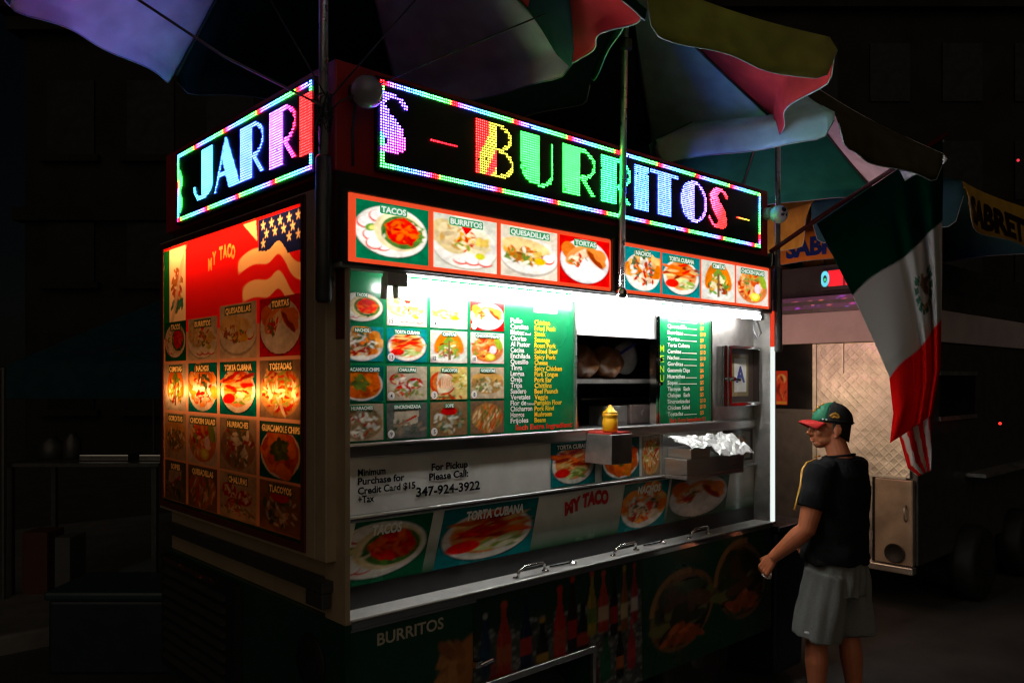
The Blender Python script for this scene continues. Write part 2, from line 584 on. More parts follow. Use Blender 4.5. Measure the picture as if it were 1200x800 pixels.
def food(kind, n=44, seed=1):
    s = seed * 7 + 3
    if kind == 'tacos':
        a = Art(n, n, DKGREEN, s)
        a.ell(.48, .50, .50, .44, L(30, 70, 50)); a.ell(.48, .52, .49, .43, PLATE); a.ell(.48, .53, .43, .37, L(242, 238, 230))
        for x, y in ((.12, .62), (.2, .42), (.28, .75), (.36, .27), (.24, .28)):
            a.ell(x, y, .11, .10, TOMATO); a.ell(x + .01, y + .015, .10, .09, L(240, 236, 230))
        a.ell(.2, .55, .08, .06, LETT, .6); a.ell(.22, .55, .05, .035, L(220, 215, 130), .6)
        a.ell(.58, .54, .34, .34, CREAM, -.5); a.ell(.6, .55, .31, .31, L(236, 214, 178), -.5)
        a.ell(.62, .53, .29, .28, L(70, 110, 50), -.5); a.scatter(26, .62, .52, .27, .26, [LETT, L(40, 90, 40), L(225, 220, 190)], .04)
        a.ell(.62, .55, .22, .22, TOMATO); a.scatter(60, .62, .55, .19, .2, [L(225, 66, 34), L(236, 110, 52), L(200, 44, 28)], .05)
    elif kind == 'burritos':
        a = Art(n, n, L(206, 204, 190), s)
        a.ell(.5, .42, .5, .40, L(170, 160, 145)); a.ell(.5, .45, .5, .4, PLATE)
        a.ell(.25, .6, .34, .24, L(205, 185, 140), -.9); a.ell(.3, .6, .28, .18, L(228, 208, 166), -.9)
        a.scatter(18, .26, .6, .24, .2, [L(200, 160, 100), L(214, 190, 150)], .05)
        a.ell(.62, .58, .27, .24, L(238, 226, 200)); a.poly([(.4, .84), (.62, .84), (.5, .66)], TOMATO)
        a.scatter(46, .56, .52, .18, .18, [L(200, 70, 40), L(226, 160, 70), L(236, 218, 180), L(120, 130, 50)], .045)
        a.scatter(20, .76, .52, .12, .12, [L(224, 190, 110), L(232, 214, 170)], .05)
        for x in (.42, .6, .8): a.ell(x, .18, .12, .07, TOMATO); a.ell(x, .20, .11, .06, L(242, 236, 228))
        a.ell(.72, .3, .08, .06, L(200, 196, 80))
    elif kind == 'quesadillas':
        a = Art(n, n, L(220, 208, 190), s)
        a.ell(.5, .42, .52, .38, L(176, 166, 156)); a.ell(.5, .45, .5, .36, PLATE)
        a.ell(.45, .52, .42, .22, L(226, 168, 92), -.15); a.ell(.44, .62, .42, .16, L(236, 205, 150), -.12)
        a.scatter(70, .42, .44, .34, .16, [L(240, 230, 206), L(200, 110, 60), L(110, 130, 60), L(226, 190, 110), L(150, 90, 50)], .04)
        a.ell(.82, .42, .12, .10, TOMATO); a.ell(.83, .44, .1, .085, L(244, 238, 230)); a.ell(.68, .36, .1, .07, L(228, 190, 80))
    elif kind in ('tortas', 'tortas_pale'):
        a = Art(n, n, RED if kind == 'tortas' else L(84, 104, 90), s)
        a.ell(.5, .48, .49, .46, L(120, 20, 20) if kind == 'tortas' else L(60, 80, 66)); a.ell(.5, .5, .48, .46, L(224, 222, 220)); a.ell(.5, .5, .42, .40, L(236, 234, 232))
        a.ell(.2, .68, .15, .2, L(214, 120, 70), .4)
        a.ell(.36, .62, .3, .15, L(226, 150, 96), .75); a.ell(.4, .6, .26, .09, L(236, 214, 180), .75)
        a.scatter(44, .36, .5, .16, .14, [TOMATO, L(240, 220, 190), L(190, 80, 40), L(120, 120, 60)], .035)
        a.ell(.72, .62, .27, .13, L(222, 140, 82), -.85); a.ell(.70, .56, .24, .06, L(150, 60, 34), -.85)
        a.ell(.8, .66, .14, .12, L(228, 140, 84), -.8); a.poly([(.47, .58), (.78, .3), (.3, .2)], L(238, 236, 234))
    elif kind == 'nachos':
        a = Art(n, n, TEAL, s)
        a.ell(.5, .46, .48, .43, PLATE)
        a.scatter(44, .5, .55, .44, .36, [L(226, 150, 84), L(216, 120, 60), L(236, 180, 120)], .11, 1.3)
        a.scatter(60, .48, .5, .3, .3, [L(240, 236, 228), L(70, 90, 60), L(200, 70, 50), L(232, 220, 200), L(110, 90, 60)], .05)
        a.scatter(16, .5, .3, .3, .1, [L(170, 50, 40), L(226, 200, 170)], .05)
    elif kind == 'torta_cubana':
        a = Art(n, n, TEAL, s)
        a.ell(.5, .45, .47, .43, L(10, 60, 64)); a.ell(.5, .47, .46, .42, PLATE); a.ell(.5, .5, .39, .35, L(226, 150, 100))
        a.scatter(40, .5, .6, .36, .22, [L(212, 62, 36), L(226, 110, 60), L(232, 190, 130), L(150, 50, 30)], .07, 4.5, rot=.15, spread=.5)
        a.scatter(22, .55, .3, .24, .1, [L(206, 214, 150), L(236, 230, 200), L(140, 160, 80)], .06, 3, rot=.1, spread=.5)
        a.ell(.26, .3, .17, .1, L(220, 64, 40), .1)
    elif kind == 'cemitas':
        a = Art(n, n, L(204, 200, 188), s)
        a.ell(.5, .3, .5, .25, L(216, 214, 208))
        for cx, ro in ((.3, 1.2), (.7, -1.2)):
            a.ell(cx, .62, .36, .16, L(214, 120, 56), ro); a.ell(cx + (.08 if cx < .5 else -.08), .5, .36, .09, L(112, 140, 60), ro)
            a.scatter(24, cx + (.05 if cx < .5 else -.05), .42, .13, .24, [L(110, 150, 70), L(232, 220, 180), L(140, 60, 40), L(220, 160, 90)], .045)
        a.poly([(.47, .7), (.53, .7), (.54, .1), (.47, .1)], L(120, 90, 60))
    elif kind == 'chicken_salad':
        a = Art(n, n, L(206, 196, 186), s)
        a.ell(.5, .45, .46, .4, L(196, 120, 80)); a.scatter(90, .45, .5, .38, .34, [L(222, 90, 50), L(230, 150, 90), L(236, 190, 140), L(190, 60, 40), L(130, 140, 70)], .05)
        a.ell(.82, .66, .1, .2, L(130, 150, 60), .4); a.ell(.66, .45, .1, .13, L(232, 206, 214)); a.ell(.58, .22, .14, .11, L(206, 200, 80)); a.ell(.58, .23, .09, .07, L(232, 222, 130))
    elif kind == 'guacamole_chips':
        a = Art(n, n, L(16, 80, 78), s)
        a.ell(.5, .46, .47, .43, PLATE); a.ell(.5, .47, .43, .39, L(205, 96, 44))
        a.scatter(46, .5, .48, .38, .35, [L(214, 104, 46), L(226, 130, 60), L(180, 76, 34)], .12, 1.4)
        a.scatter(20, .5, .52, .16, .16, [L(96, 110, 50), L(70, 80, 40)], .07)
    elif kind == 'chalupas':
        a = Art(n, n, L(190, 178, 156), s)
        for cx, cy in ((.27, .62), (.68, .5), (.4, .3)):
            a.ell(cx, cy, .2, .16, L(176, 44, 36)); a.scatter(22, cx, cy, .16, .12, [L(236, 228, 216), L(196, 50, 40), L(100, 120, 60), L(216, 190, 150)], .045)
        a.scatter(30, .5, .2, .45, .12, [L(200, 190, 160), L(120, 130, 70), L(190, 80, 60)], .04)
    elif kind == 'tlacoyos':
        a = Art(n, n, L(214, 190, 130), s)
        a.ell(.33, .5, .34, .36, L(206, 76, 40), .3); a.ell(.33, .5, .26, .28, L(226, 130, 84), .3)
        for k in range(9): a.ring(.33 + .02 * k - .08, .5, .05 + .02 * k, .26, .02, L(240, 224, 196))
        a.ell(.82, .6, .24, .3, L(222, 196, 120)); a.scatter(40, .8, .58, .2, .28, [L(238, 224, 170), L(200, 150, 80), L(150, 140, 60)], .04)
        a.scatter(24, .5, .08, .48, .06, [L(190, 70, 50), L(90, 110, 60)], .04)
    elif kind == 'gorditas':
        a = Art(n, n, L(190, 172, 146), s)
        a.ell(.5, .5, .46, .34, L(176, 132, 84)); a.ell(.5, .68, .44, .14, L(206, 160, 100))
        a.scatter(70, .5, .44, .4, .2, [L(220, 206, 176), L(110, 100, 70), L(150, 120, 80), L(90, 110, 60)], .05)
    elif kind == 'huaraches':
        a = Art(n, n, L(176, 160, 140), s)
        a.ell(.5, .46, .47, .42, L(150, 120, 90)); a.scatter(80, .5, .48, .4, .36, [L(210, 208, 196), L(100, 110, 84), L(130, 110, 84), L(226, 222, 210), L(160, 70, 50)], .055)
    elif kind == 'tostadas':
        a = Art(n, n, L(150, 130, 110), s)
        a.ell(.5, .46, .48, .44, L(196, 150, 100)); a.scatter(110, .5, .5, .42, .38, [L(236, 220, 190), L(200, 90, 50), L(150, 160, 80), L(226, 170, 110), L(180, 60, 40)], .05, 4)
    elif kind == 'sincronizada':
        a = Art(n, n, L(96, 96, 92), s)
        a.poly([(.15, .3), (.75, .42), (.8, .8), (.2, .75)], L(190, 176, 156)); a.poly([(.25, .35), (.75, .6), (.72, .66), (.3, .42)], L(190, 80, 70))
        a.scatter(30, .5, .3, .45, .2, [L(110, 110, 100), L(70, 80, 60), L(140, 120, 100)], .07)
    elif kind == 'sope':
        a = Art(n, n, L(140, 110, 84), s)
        a.ell(.5, .45, .46, .42, L(130, 100, 70)); a.scatter(60, .5, .45, .38, .34, [L(206, 204, 190), L(70, 90, 60), L(120, 130, 110), L(180, 150, 110)], .055)
        a.ell(.5, .72, .22, .12, L(206, 56, 36))
    else:
        a = Art(n, n, L(120, 96, 76), s)
        a.ell(.5, .5, .45, .42, L(170, 120, 80)); a.scatter(80, .5, .45, .4, .38, [L(216, 190, 150), L(190, 80, 50), L(100, 110, 60), L(206, 130, 80)], .055, 4, rot=1.4, spread=.5)
    return a.im


_food = food
GAIN = 1.0


def food(kind, n=44, seed=1):
    """the printed photo with the uneven tones of a real one"""
    im = _food(kind, n, seed)
    r = np.random.RandomState(seed * 13 + len(kind) * 7)
    nz = np.zeros((n, n))
    for k, amp in ((5, .16), (11, .15), (23, .16)):
        g_ = r.uniform(-1, 1, (k + 2, k + 2)); x = np.linspace(0, k, n); i0 = x.astype(int); f_ = x - i0
        row = g_[i0] * (1 - f_)[:, None] + g_[i0 + 1] * f_[:, None]
        nz += amp * (row[:, i0] * (1 - f_) + row[:, i0 + 1] * f_)
    im = im * (1 + nz[..., None])
    g_ = im.mean(2, keepdims=True)
    return np.clip(g_ + (im - g_) * 1.22, 0, 1) * .9 * GAIN


def picture(pr, s0, t0, s1, t1, kind, label=None, n=44, seed=1, d=0.002, num=None, lab_w=None, lab_col=None, halo=None, shear=0, off=0.03, lab_h=None):
    """one printed food photo with its caption"""
    pr.grid(s0, t0, s1, t1, food(kind, n, seed), d, shear=shear)
    w, h = s1 - s0, t1 - t0
    lc = lab_col if lab_col is not None else L(244, 244, 238)
    hc = halo if halo is not None else L(24, 120, 76)
    if label:
        lh = lab_h or h * 0.095
        tw = lab_w * w if lab_w else min(0.9 * w, lh * 0.80 * len(label))
        xc = (s0 + s1) / 2 + shear * h * .9
        pr.round_rect(xc - tw / 2 - lh * .28, t1 - h * .04 - lh * 1.45, xc + tw / 2 + lh * .28, t1 - h * .04 + lh * .05, hc, d + .0015, r=lh * .3)
        pr.text(label, xc, t1 - h * .04 - lh * 1.2, lh, lc, d + .003, w=tw, off=off, align='c', shear=.15 if shear else 0)
    if num:
        cx, cy, r = s0 + w * .1, t0 + h * .14, w * .085
        pr.disc(cx, cy, r, L(225, 222, 215), d + .0015)
        pr.text(num, cx, cy - r * .5, r, L(50, 50, 50), d + .003, align='c')
    return pr


# ------------------------------------------------------------------ the food cart
VF, VB = 2.42, 2.53          # front edge of the counter / plane of the windows
cart = thing('food_cart', 'brightly lit street food cart with rainbow LED signs and green menu boards', 'food cart', (2.9, 3.2, 0))


def front(V): return Print((0, V, 0), (1, 0, 0), (0, 0, 1), (0, -1, 0))


# body under the counter, open at the wheel arch
b = MB()
b.box(1.465, 4.315, 2.80, 4.15, .365, .98); b.box(1.465, 2.02, 2.432, 2.799, .365, .98)
b.box(2.722, 4.315, 2.432, 2.799, .365, .98); b.box(2.021, 2.721, 2.432, 2.799, .618, .98)
b.build('lower_body', M['green'], cart)
# wheels
for wx, wy in ((2.37, 2.58), (2.37, 3.95), (3.72, 2.62), (3.72, 3.95)):
    w = MB().lathe([(.20, -.09), (.285, -.10), (.31, -.07), (.31, .07), (.285, .10), (.20, .09)], (wx, wy, .312), 32, 'y').build('wheel', M['black'], cart, True)
    MB().lathe([(.02, -.10), (.06, -.105), (.07, -.08), (.18, -.06), (.2, -.092), (.205, -.06), (.205, .05), (.02, .05)], (wx, wy, .312), 28, 'y').build('rim', M['steel_dark'], w, True)

# printed doors of the lower body
ny = 56
gbg = L(16, 70, 44)
a = Art(80, 84, gbg, 3)
a.ell(.74, .36, .46, .17, L(150, 92, 44), .95); a.ell(.78, .40, .44, .13, L(178, 112, 54), .95)
a.ell(.45, .10, .3, .2, L(90, 54, 30)); a.scatter(60, .5, .12, .26, .16, [L(60, 50, 30), L(110, 40, 26), L(150, 120, 80), L(50, 70, 30)], .05)
a.scatter(20, .8, .45, .12, .3, [L(160, 96, 44), L(190, 130, 70)], .06)
p = front(2.428); p.grid(1.462, .37, 2.022, .972, a.im)
p.text('BURRITOS', 1.575, .885, .044, L(200, 190, 172), w=.30, off=.02)
door = p.build('storage_door', M['print_dull'], cart); tag(door, 'green door printed with a burrito')
MB().box(1.46, 2.03, 2.416, 2.430, .956, .966).build('door_edge', M['chrome'], door)

a = Art(150, 90, L(18, 66, 44), 8)
grad = np.clip((0.80 - a.Y) * 3, 0, 1)
a.mixin(grad, L(96, 100, 98))
for k in range(1500):
    y = a.rng.random() * .75; g_ = a.rng.uniform(40, 190)
    a.ell(a.rng.random(), y, .010, .012, L(g_, g_ * 1.02, g_), soft=1.6)


def bottle(cx, y0, h, w, body, cap, lab=None):
    a.ell(cx, y0 + h * .3, w, h * .32, body); a.rect(cx - w, y0, cx + w, y0 + h * .55, body)
    a.poly([(cx - w, y0 + h * .5), (cx + w, y0 + h * .5), (cx + w * .35, y0 + h * .8), (cx + w * .35, y0 + h * .95), (cx - w * .35, y0 + h * .95), (cx - w * .35, y0 + h * .8)], body)
    a.ell(cx, y0 + h * .96, w * .5, h * .05, cap)
    a.rect(cx - w * .55, y0 + h * .1, cx - w * .35, y0 + h * .6, [min(1, c * 1.8 + .03) for c in body])
    if lab is not None:
        a.rect(cx - w, y0 + h * .18, cx + w, y0 + h * .42, lab)


for q in ((.06, .45, .42, .024, L(30, 60, 100), L(200, 200, 200), L(30, 90, 120)), (.155, .40, .52, .036, L(206, 60, 30), L(226, 90, 40), L(216, 110, 50)),
          (.27, .42, .50, .03, L(24, 40, 80), L(30, 30, 40), L(210, 60, 50)), (.36, .30, .44, .034, L(30, 26, 24), L(200, 160, 60), L(214, 170, 60)),
          (.46, .38, .55, .034, L(216, 44, 24), L(216, 44, 24), L(226, 90, 40)), (.535, .42, .56, .028, L(40, 20, 16), L(220, 60, 40), L(200, 30, 30)),
          (.60, .38, .38, .036, L(24, 26, 40), L(30, 30, 30), L(200, 70, 50)), (.655, .50, .48, .028, L(176, 150, 40), L(220, 80, 50), L(120, 150, 60)),
          (.73, .50, .46, .034, L(200, 64, 44), L(210, 90, 70), L(226, 190, 160)), (.80, .44, .54, .024, L(30, 16, 14), L(60, 60, 60), L(190, 30, 30)),
          (.87, .46, .5, .024, L(150, 90, 30), L(190, 160, 60), L(220, 200, 150)), (.94, .5, .46, .024, L(170, 30, 34), L(190, 60, 60), L(230, 220, 210)),
          (.745, .12, .36, .034, L(20, 110, 70), L(40, 40, 40), L(30, 130, 90)), (.84, .10, .4, .026, L(26, 20, 20), L(190, 130, 60), L(216, 120, 50)),
          (.92, .14, .38, .028, L(190, 44, 56), L(210, 90, 90), L(216, 60, 70)), (.10, .30, .22, .03, L(170, 50, 44), L(190, 90, 70), L(120, 40, 40)),
          (.19, .24, .2, .03, L(40, 40, 70), L(190, 70, 60), L(200, 60, 50)), (.67, .06, .34, .028, L(150, 46, 60), L(200, 160, 60), L(80, 30, 40))):
    bottle(*q)
p = front(2.428)
p.grid(2.026, .37, 3.098, .972, a.im * .6, mask=lambda X, Y: ~((X < 2.712) & (Y < .608)))
door = p.build('storage_door', M['print_dull'], cart); tag(door, 'green door printed with rows of drink bottles on ice')
MB().box(2.03, 2.735, 2.405, 2.427, .600, .628).box(2.715, 2.735, 2.405, 2.427, .37, .599).build('arch_trim', M['steel'], cart, bevel=.003)
lk = MB().box(2.015, 2.075, 2.40, 2.427, .70, .724).tube([(2.03, 2.39, .712), (2.09, 2.385, .722)], .008).build('door_latch', M['chrome'], cart)

a = Art(150, 84, L(15, 64, 42), 12)
for cx, cy, rx, ry, ro in ((.28, .46, .22, .33, -.25), (.73, .56, .21, .36, .12)):
    a.ell(cx, cy, rx, ry, L(120, 84, 50), ro); a.ell(cx + .01, cy - .01, rx * .86, ry * .86, L(40, 34, 22), ro)
    a.scatter(50, cx, cy, rx * .7, ry * .7, [L(60, 70, 40), L(44, 52, 36), L(90, 60, 36), L(30, 36, 26), L(110, 110, 60)], .07)
    a.scatter(24, cx, cy - ry * .6, rx * .6, ry * .2, [L(190, 96, 44), L(150, 70, 36)], .035)
    a.ring(cx, cy, rx, ry, .03, L(150, 110, 60), 1.3, 3.1)
p = front(2.428); p.grid(3.102, .37, 4.314, .972, a.im)
door = p.build('storage_door', M['print_dull'], cart); tag(door, 'green door printed with two folded tacos')

# counter
M['counter'] = mat('worn_counter_steel', (.70, .69, .67), .42, .55, var=.16, scale=9, bump=.06, bscale=30)
ct = MB().box(1.462, 4.314, VF, VB - .002, .982, 1.0).build('counter', M['counter'], cart, bevel=.003)
MB().box(1.462, 4.314, VF - .007, VF - .001, .968, .991).build('counter_lip', M['chrome'], ct)
for (x0, x1) in ((2.29, 2.45), (2.92, 3.08), (3.54, 3.70)):
    y0 = VF + .035
    pts = [(x0, y0, 1.0), (x0 + .005, y0 - .004, 1.03), (x0 + .035, y0 - .01, 1.046), (x1 - .02, y0 - .01, 1.046), (x1 - .004, y0 - .004, 1.035), (x1, y0, 1.0)]
    h = MB().tube(pts, .0065, 8)
    h.tube([(x0 - .012, y0, 1.0), (x0 - .012, y0, 1.006)], .012).tube([(x1 + .006, y0, 1.0), (x1 + .006, y0, 1.008)], .016)
    h.build('handle', M['chrome'], ct, True)
for x0 in (2.63, 3.30):
    MB().tube([(x0 - .11, VF + .075, 1.004), (x0, VF + .045, 1.010)], .005, 6).lathe([(.018, 0), (.018, .012), (.008, .02)], (x0 + .01, VF + .042, 1.0), 12) \
        .build('latch', M['chrome'], ct)
MB().box(1.462, 4.314, VB + .002, VB + .02, 1.0, 1.082).build('kick_plate', mat('kick_steel', (.035, .035, .036), .4, .5), cart)

# picture panel between counter and chrome ledge (slanted blocks)
z0, z1 = 1.082, 1.318
p = front(VB)
im = np.zeros((20, 60, 3)); yy = np.linspace(0, 1, 20)[:, None, None]
im[:] = np.array(L(36, 86, 52)) * (1 - np.clip(yy * 1.6, 0, 1)) + np.array(L(222, 224, 214)) * np.clip(yy * 1.6, 0, 1)
p.grid(1.47, z0, 4.312, z1, im)
panel = p.build('picture_panel', M['print'], cart); tag(panel, 'white and green panel with slanted food pictures')
SH = .26
for (s0, s1, kind, lab, w) in ((1.40, 1.845, 'tacos', 'TACOS', .34), (1.90, 2.43, 'torta_cubana', 'TORTA CUBANA', .56),
                               (3.03, 3.40, 'nachos', 'NACHOS', .46), (3.42, 3.98, 'tortas_pale', None, .4)):
    p = front(VB)
    n = 60
    im = food(kind, n, 5)
    im = im * .95
    if s0 < 1.47:
        k = 12; im = im[:, k:]; s0 = s0 + (s1 - s0) * k / n
    p.grid(s0, z0 + .002, s1, z1 - .004, im, .002, shear=SH)
    if lab: p.text(lab, (s0 + s1) / 2 + (-.03 if lab == 'TACOS' else .02) + SH * .17, z1 - .058, .036, L(250, 250, 245), .004, w=w * (s1 - s0) * 1.1, align='c', shear=.22, off=.045)
    p.build('food_picture', M['print'], panel)
p = front(VB)
uM, zM_ = on_front(671, 596, VB); uT, zT_ = on_front(697, 590, VB)
p.text('MY', uM, zM_ - .012, .056, L(200, 46, 44), .003, w=.115, align='c', shear=.2, off=.07, rot=.20)
p.build('lettering', M['print'], panel)
p = front(VB)
p.text('TACO', uT, zT_ - .008, .060, L(200, 46, 44), .003, w=.19, align='c', shear=.1, off=.07, arc=.010)
p.build('lettering', M['print'], panel)

# ledges
MB().box(1.463, 4.312, VB - .014, VB - .001, 1.319, 1.343).build('ledge', M['chrome'], cart, bevel=.004)
MB().box(1.463, 4.312, VB - .012, VB - .001, 1.552, 1.603).build('window_sill', M['steel'], cart, bevel=.003)
MB().tube([(1.463, VB - .015, 1.600), (4.30, VB - .015, 1.600)], .006, 10).build('sill_trim', M['trim'], cart, True)
MB().tube([(1.463, VB - .017, 1.337), (4.30, VB - .017, 1.337)], .0055, 10).build('ledge_trim', M['trim'], cart, True)
MB().tube([(1.463, VF - .004, .9965), (4.312, VF - .004, .9965)], .005, 10).build('counter_edge', M['trim'], cart, True)

# white notice panel between the ledges
p = front(VB); p.rect(1.47, 1.343, 4.312, 1.552, L(205, 203, 196))
info = p.build('notice_panel', M['print'], cart); tag(info, 'white notice panel with order-ahead lettering')
p = front(VB)
K = L(20, 24, 30)
x0 = on_front(419, 560, VB)[0]
for st, y in (('Minimum', 552), ('Purchase for', 562), ('Credit Card $15', 573), ('+Tax', 583)):
    z_ = on_front(440, y, VB)[1] - .012
    p.text(st, x0, z_, .026, K, .002, off=.03, w=.0172 * len(st) + (.0 if len(st) > 5 else .002))
p.build('lettering', M['print'], info)
p = front(VB)
for st, x, y, h, w in (('For Pickup', 527, 545, .028, .185), ('Please Call:', 526, 556, .028, .2), ('347-924-3922', 526, 573, .036, .325)):
    if st[0] == '3': p.build('lettering', M['print'], info); p = front(VB)
    u_, z_ = on_front(x, y, VB)
    p.text(st, u_, z_ - .014, h, K, .002, off=.03, w=w, align='c')
p.build('lettering', M['print'], info)
for (xa, xb, kind, lab, zz) in ((645, 697, 'torta_cubana', 'TORTA CUBANA', 1.54), (705, 749, 'guacamole_chips', None, 1.54), (752, 773, 'tostadas', None, 1.54)):
    u0, u1 = on_front(xa, 540, VB)[0], on_front(xb, 540, VB)[0]
    p = front(VB); picture(p, u0, 1.347, u1, 1.549, kind, lab, 52, 3, lab_w=.75, halo=L(16, 90, 90))
    p.build('food_picture', M['print'], info)

# menu board on the left window
s_ = VB / 2.56
zs = lambda z: 1.84 + (z - 1.84) * s_
p = front(VB); gm_ = L(10, 110, 66)
p.rect(1.463, 1.606, 2.722, 2.30, gm_)
menu = p.build('menu_board', M['print'], cart); tag(menu, 'green menu board with sixteen food pictures and a list of fillings')
cols = [(1.497, 1.688), (1.704, 1.893), (1.910, 2.100), (2.118, 2.306)]
rows = [(2.046, 2.166), (1.906, 2.036), (1.757, 1.890), (1.610, 1.747)]
kinds = [['tacos', 'burritos', 'quesadillas', 'tortas'], ['nachos', 'torta_cubana', 'cemitas', 'chicken_salad'],
         ['guacamole_chips', 'chalupas', 'tlacoyos', 'gorditas'], ['huaraches', 'sincronizada', 'sope', 'other']]
labs = [['TACOS', 'BURRITOS', 'QUESADILLAS', 'TORTAS'], ['NACHOS', 'TORTA CUBANA', 'CEMITAS', 'CHICKEN SALAD'],
        ['GUACAMOLE CHIPS', 'CHALUPAS', 'TLACOYOS', 'GORDITAS'], ['HUARACHES', 'SINCRONIZADA', 'SOPE', None]]
nums = [[None, '15', '14', '3'], [None, '13', '12', '10'], [None, '4', '3', '8'], [None, '9', '5', None]]
for i in range(4):
    for j in range(4):
        p = front(VB)
        picture(p, cols[j][0] * s_, zs(rows[i][0]), cols[j][1] * s_, zs(rows[i][1]), kinds[i][j], labs[i][j], 42, 11 + i, num=nums[i][j])
        p.build('food_picture', M['print'], menu)
p = front(VB)
white_l = ['Pollo', 'Carnitas', 'Bistec', 'Chorizo', 'Al Pastor', 'Cecina', 'Enchilada', 'Quesillo', 'Tinga', 'Lengua', 'Oreja', 'Tripa', 'Suadero', 'Vegetales', 'Flor de', 'Chicharron', 'Hongos', 'Frijoles']
yell_l = ['Chicken', 'Fried Pork', 'Steak', 'Sausage', 'Roast Pork', 'Salted Beef', 'Spicy Pork', 'Cheese', 'Spicy Chicken', 'Pork Tongue', 'Pork Ear', 'Chitlins', 'Beef Paunch', 'Veggie', 'Pumpkin Flour', 'Pork Rind', 'Mushroom', 'Beans']
uw, uy = on_front(598, 430, VB)[0], on_front(626, 430, VB)[0]
zt, zb = on_front(605, 375, VB)[1], on_front(605, 492, VB)[1]
for k in range(18):
    z_ = zt + (zb - zt) * k / 17 - .012
    p.text(white_l[k], uw, z_, .0215, L(240, 240, 232), off=.02, w=.0122 * len(white_l[k]) + .008)
    p.text(yell_l[k], uy, z_ - .002, .0215, L(246, 206, 40), off=.022, w=.0130 * len(yell_l[k]) + .006)
p.text('Calabaza', uw + .098, zt + (zb - zt) * 14 / 17 - .012, .010, L(240, 240, 232), w=.045)
p.text('Beef', uw + .088, zt + (zb - zt) * 2 / 17 - .012, .010, L(240, 240, 232), w=.035)
p.round_rect(uy - .005, zt + .040, uy + .145, zt + .072, L(235, 225, 215), .002)
z_ = on_front(640, 499, VB)[1]
p.text('Each Extra Ingredient $1', uw + .03, z_ - .01, .023, L(226, 50, 34), off=.03, w=.40)
p.build('lettering', M['print'], menu)

# window opening
O0, O1 = 2.724, 3.328
ZO = zs(2.05)
MB().box(O0, O1, VB, VB + .02, ZO, 2.30).build('upper_panel', M['cream'], cart)
MB().box(O0 - .006, O0 + .004, VB - .012, VB + .03, 1.606, 2.25).build('window_stile', M['steel'], cart)
wf = MB().box(O1, O1 + .012, VB - .012, VB + .03, 1.606, 2.25).box(O1 + .018, O1 + .026, VB - .016, VB + .03, 1.606, 2.25).build('window_stile', M['chrome'], cart)
for zz in (1.94, 1.815):
    MB().lathe([(.010, 0), (.010, .008), (.004, .012)], (O1 + .022, VB - .03, zz), 10, 'y').build('screw', M['chrome'], wf)
# second menu board
m2 = (3.356, 3.828)
p = front(VB); p.rect(m2[0], 1.606, m2[1], 2.30, gm_)
menu2 = p.build('menu_board', M['print'], cart); tag(menu2, 'narrow green price list board headed MENU')
p = front(VB)
items = ['Tacos', 'Quesadilla', 'Burritos', 'Tortas', 'Torta Cubana', 'Cemitas', 'Nachos', 'Gorditas', 'Guacamole Chips', 'Huaraches', 'Sopes', 'Tlacoyos   Each', 'Chalupas   Each', 'Sincronizadas', 'Chicken Salad', 'Tostadas']
prices = ['$4', '$9', '$10', '$9', '$10', '$10', '$10', '$6', '$6', '$9', '$5', '$5', '$5', '$10', '$10', '$5']
ul, up_ = on_front(782, 430, VB)[0], on_front(820, 430, VB)[0]
z0_, z1_ = on_front(795, 375, VB)[1], on_front(795, 484, VB)[1]
for k, st in enumerate(items):
    z_ = z0_ + (z1_ - z0_) * k / 15 - .012
    w_ = min(.2, .0165 * len(st) + .006)
    p.text(st, ul, z_, .021, L(238, 238, 230), off=.014, w=w_)
    if w_ < .19: p.rect(ul + w_ + .008, z_ + .001, up_ - .03, z_ + .0045, L(230, 225, 210), .002)
    p.text(prices[k], up_, z_, .021, L(220, 150, 60), off=.03, w=.018 * len(prices[k]))
p.build('lettering', M['print'], menu2)
p = front(VB)
for ch, yy_ in zip('MENU', (408, 420, 432, 443)):
    u_, z_ = on_front(775.5, yy_, VB); p.text(ch, u_, z_ - .018, .036, L(176, 216, 40), off=.01, w=.036, align='c')
p.build('lettering', M['print'], menu2)
p = front(VB)
u_, z_ = on_front(806, 491, VB); p.text('Each Extra Ingredient $1', u_, z_ - .012, .021, L(220, 46, 34), off=.03, w=.33, align='c')
p.build('lettering', M['print'], menu2)
MB().box(m2[1], m2[1] + .014, VB - .012, VB + .02, 1.606, 2.25).build('window_stile', M['chrome'], cart)

# steel bay at the right end with the grade card frame
MB().box(m2[1] + .016, 4.30, VB + .004, VB + .018, 1.0, 2.26).build('end_panel', M['steel_dull'], cart)
g0, g1, gz0, gz1 = on_front(840, 440, VB)[0], 4.288, 1.685, 2.03
gf = MB().box(g0, g0 + .035, VB - .05, VB - .001, gz0, gz1).box(g0 + .05, g1, VB - .052, VB - .001, gz1 - .016, gz1).box(g0 + .05, g1, VB - .052, VB - .001, gz0, gz0 + .02) \
    .box(g1 - .016, g1, VB - .052, VB - .001, gz0 + .021, gz1 - .017).box(g0 + .036, g0 + .068, VB - .056, VB - .001, gz0 + .001, gz1 - .001).build('grade_frame', M['chrome'], cart, bevel=.003)
MB().box(g0 + .069, g1 - .017, VB - .012, VB - .003, gz0 + .021, gz1 - .017).build('frame_backing', mat('dull_brown_board', lin(70, 50, 44), .4), gf)
p = front(VB - .015)
p.rect(g0 + .13, 1.74, g0 + .31, 1.985, L(150, 130, 84)); p.rect(g0 + .155, 1.765, g0 + .285, 1.96, L(214, 214, 206), .001)
p.text('A', g0 + .22, 1.825, .09, L(50, 60, 130), .002, align='c', off=.04)
p.build('grade_card', M['print'], gf)
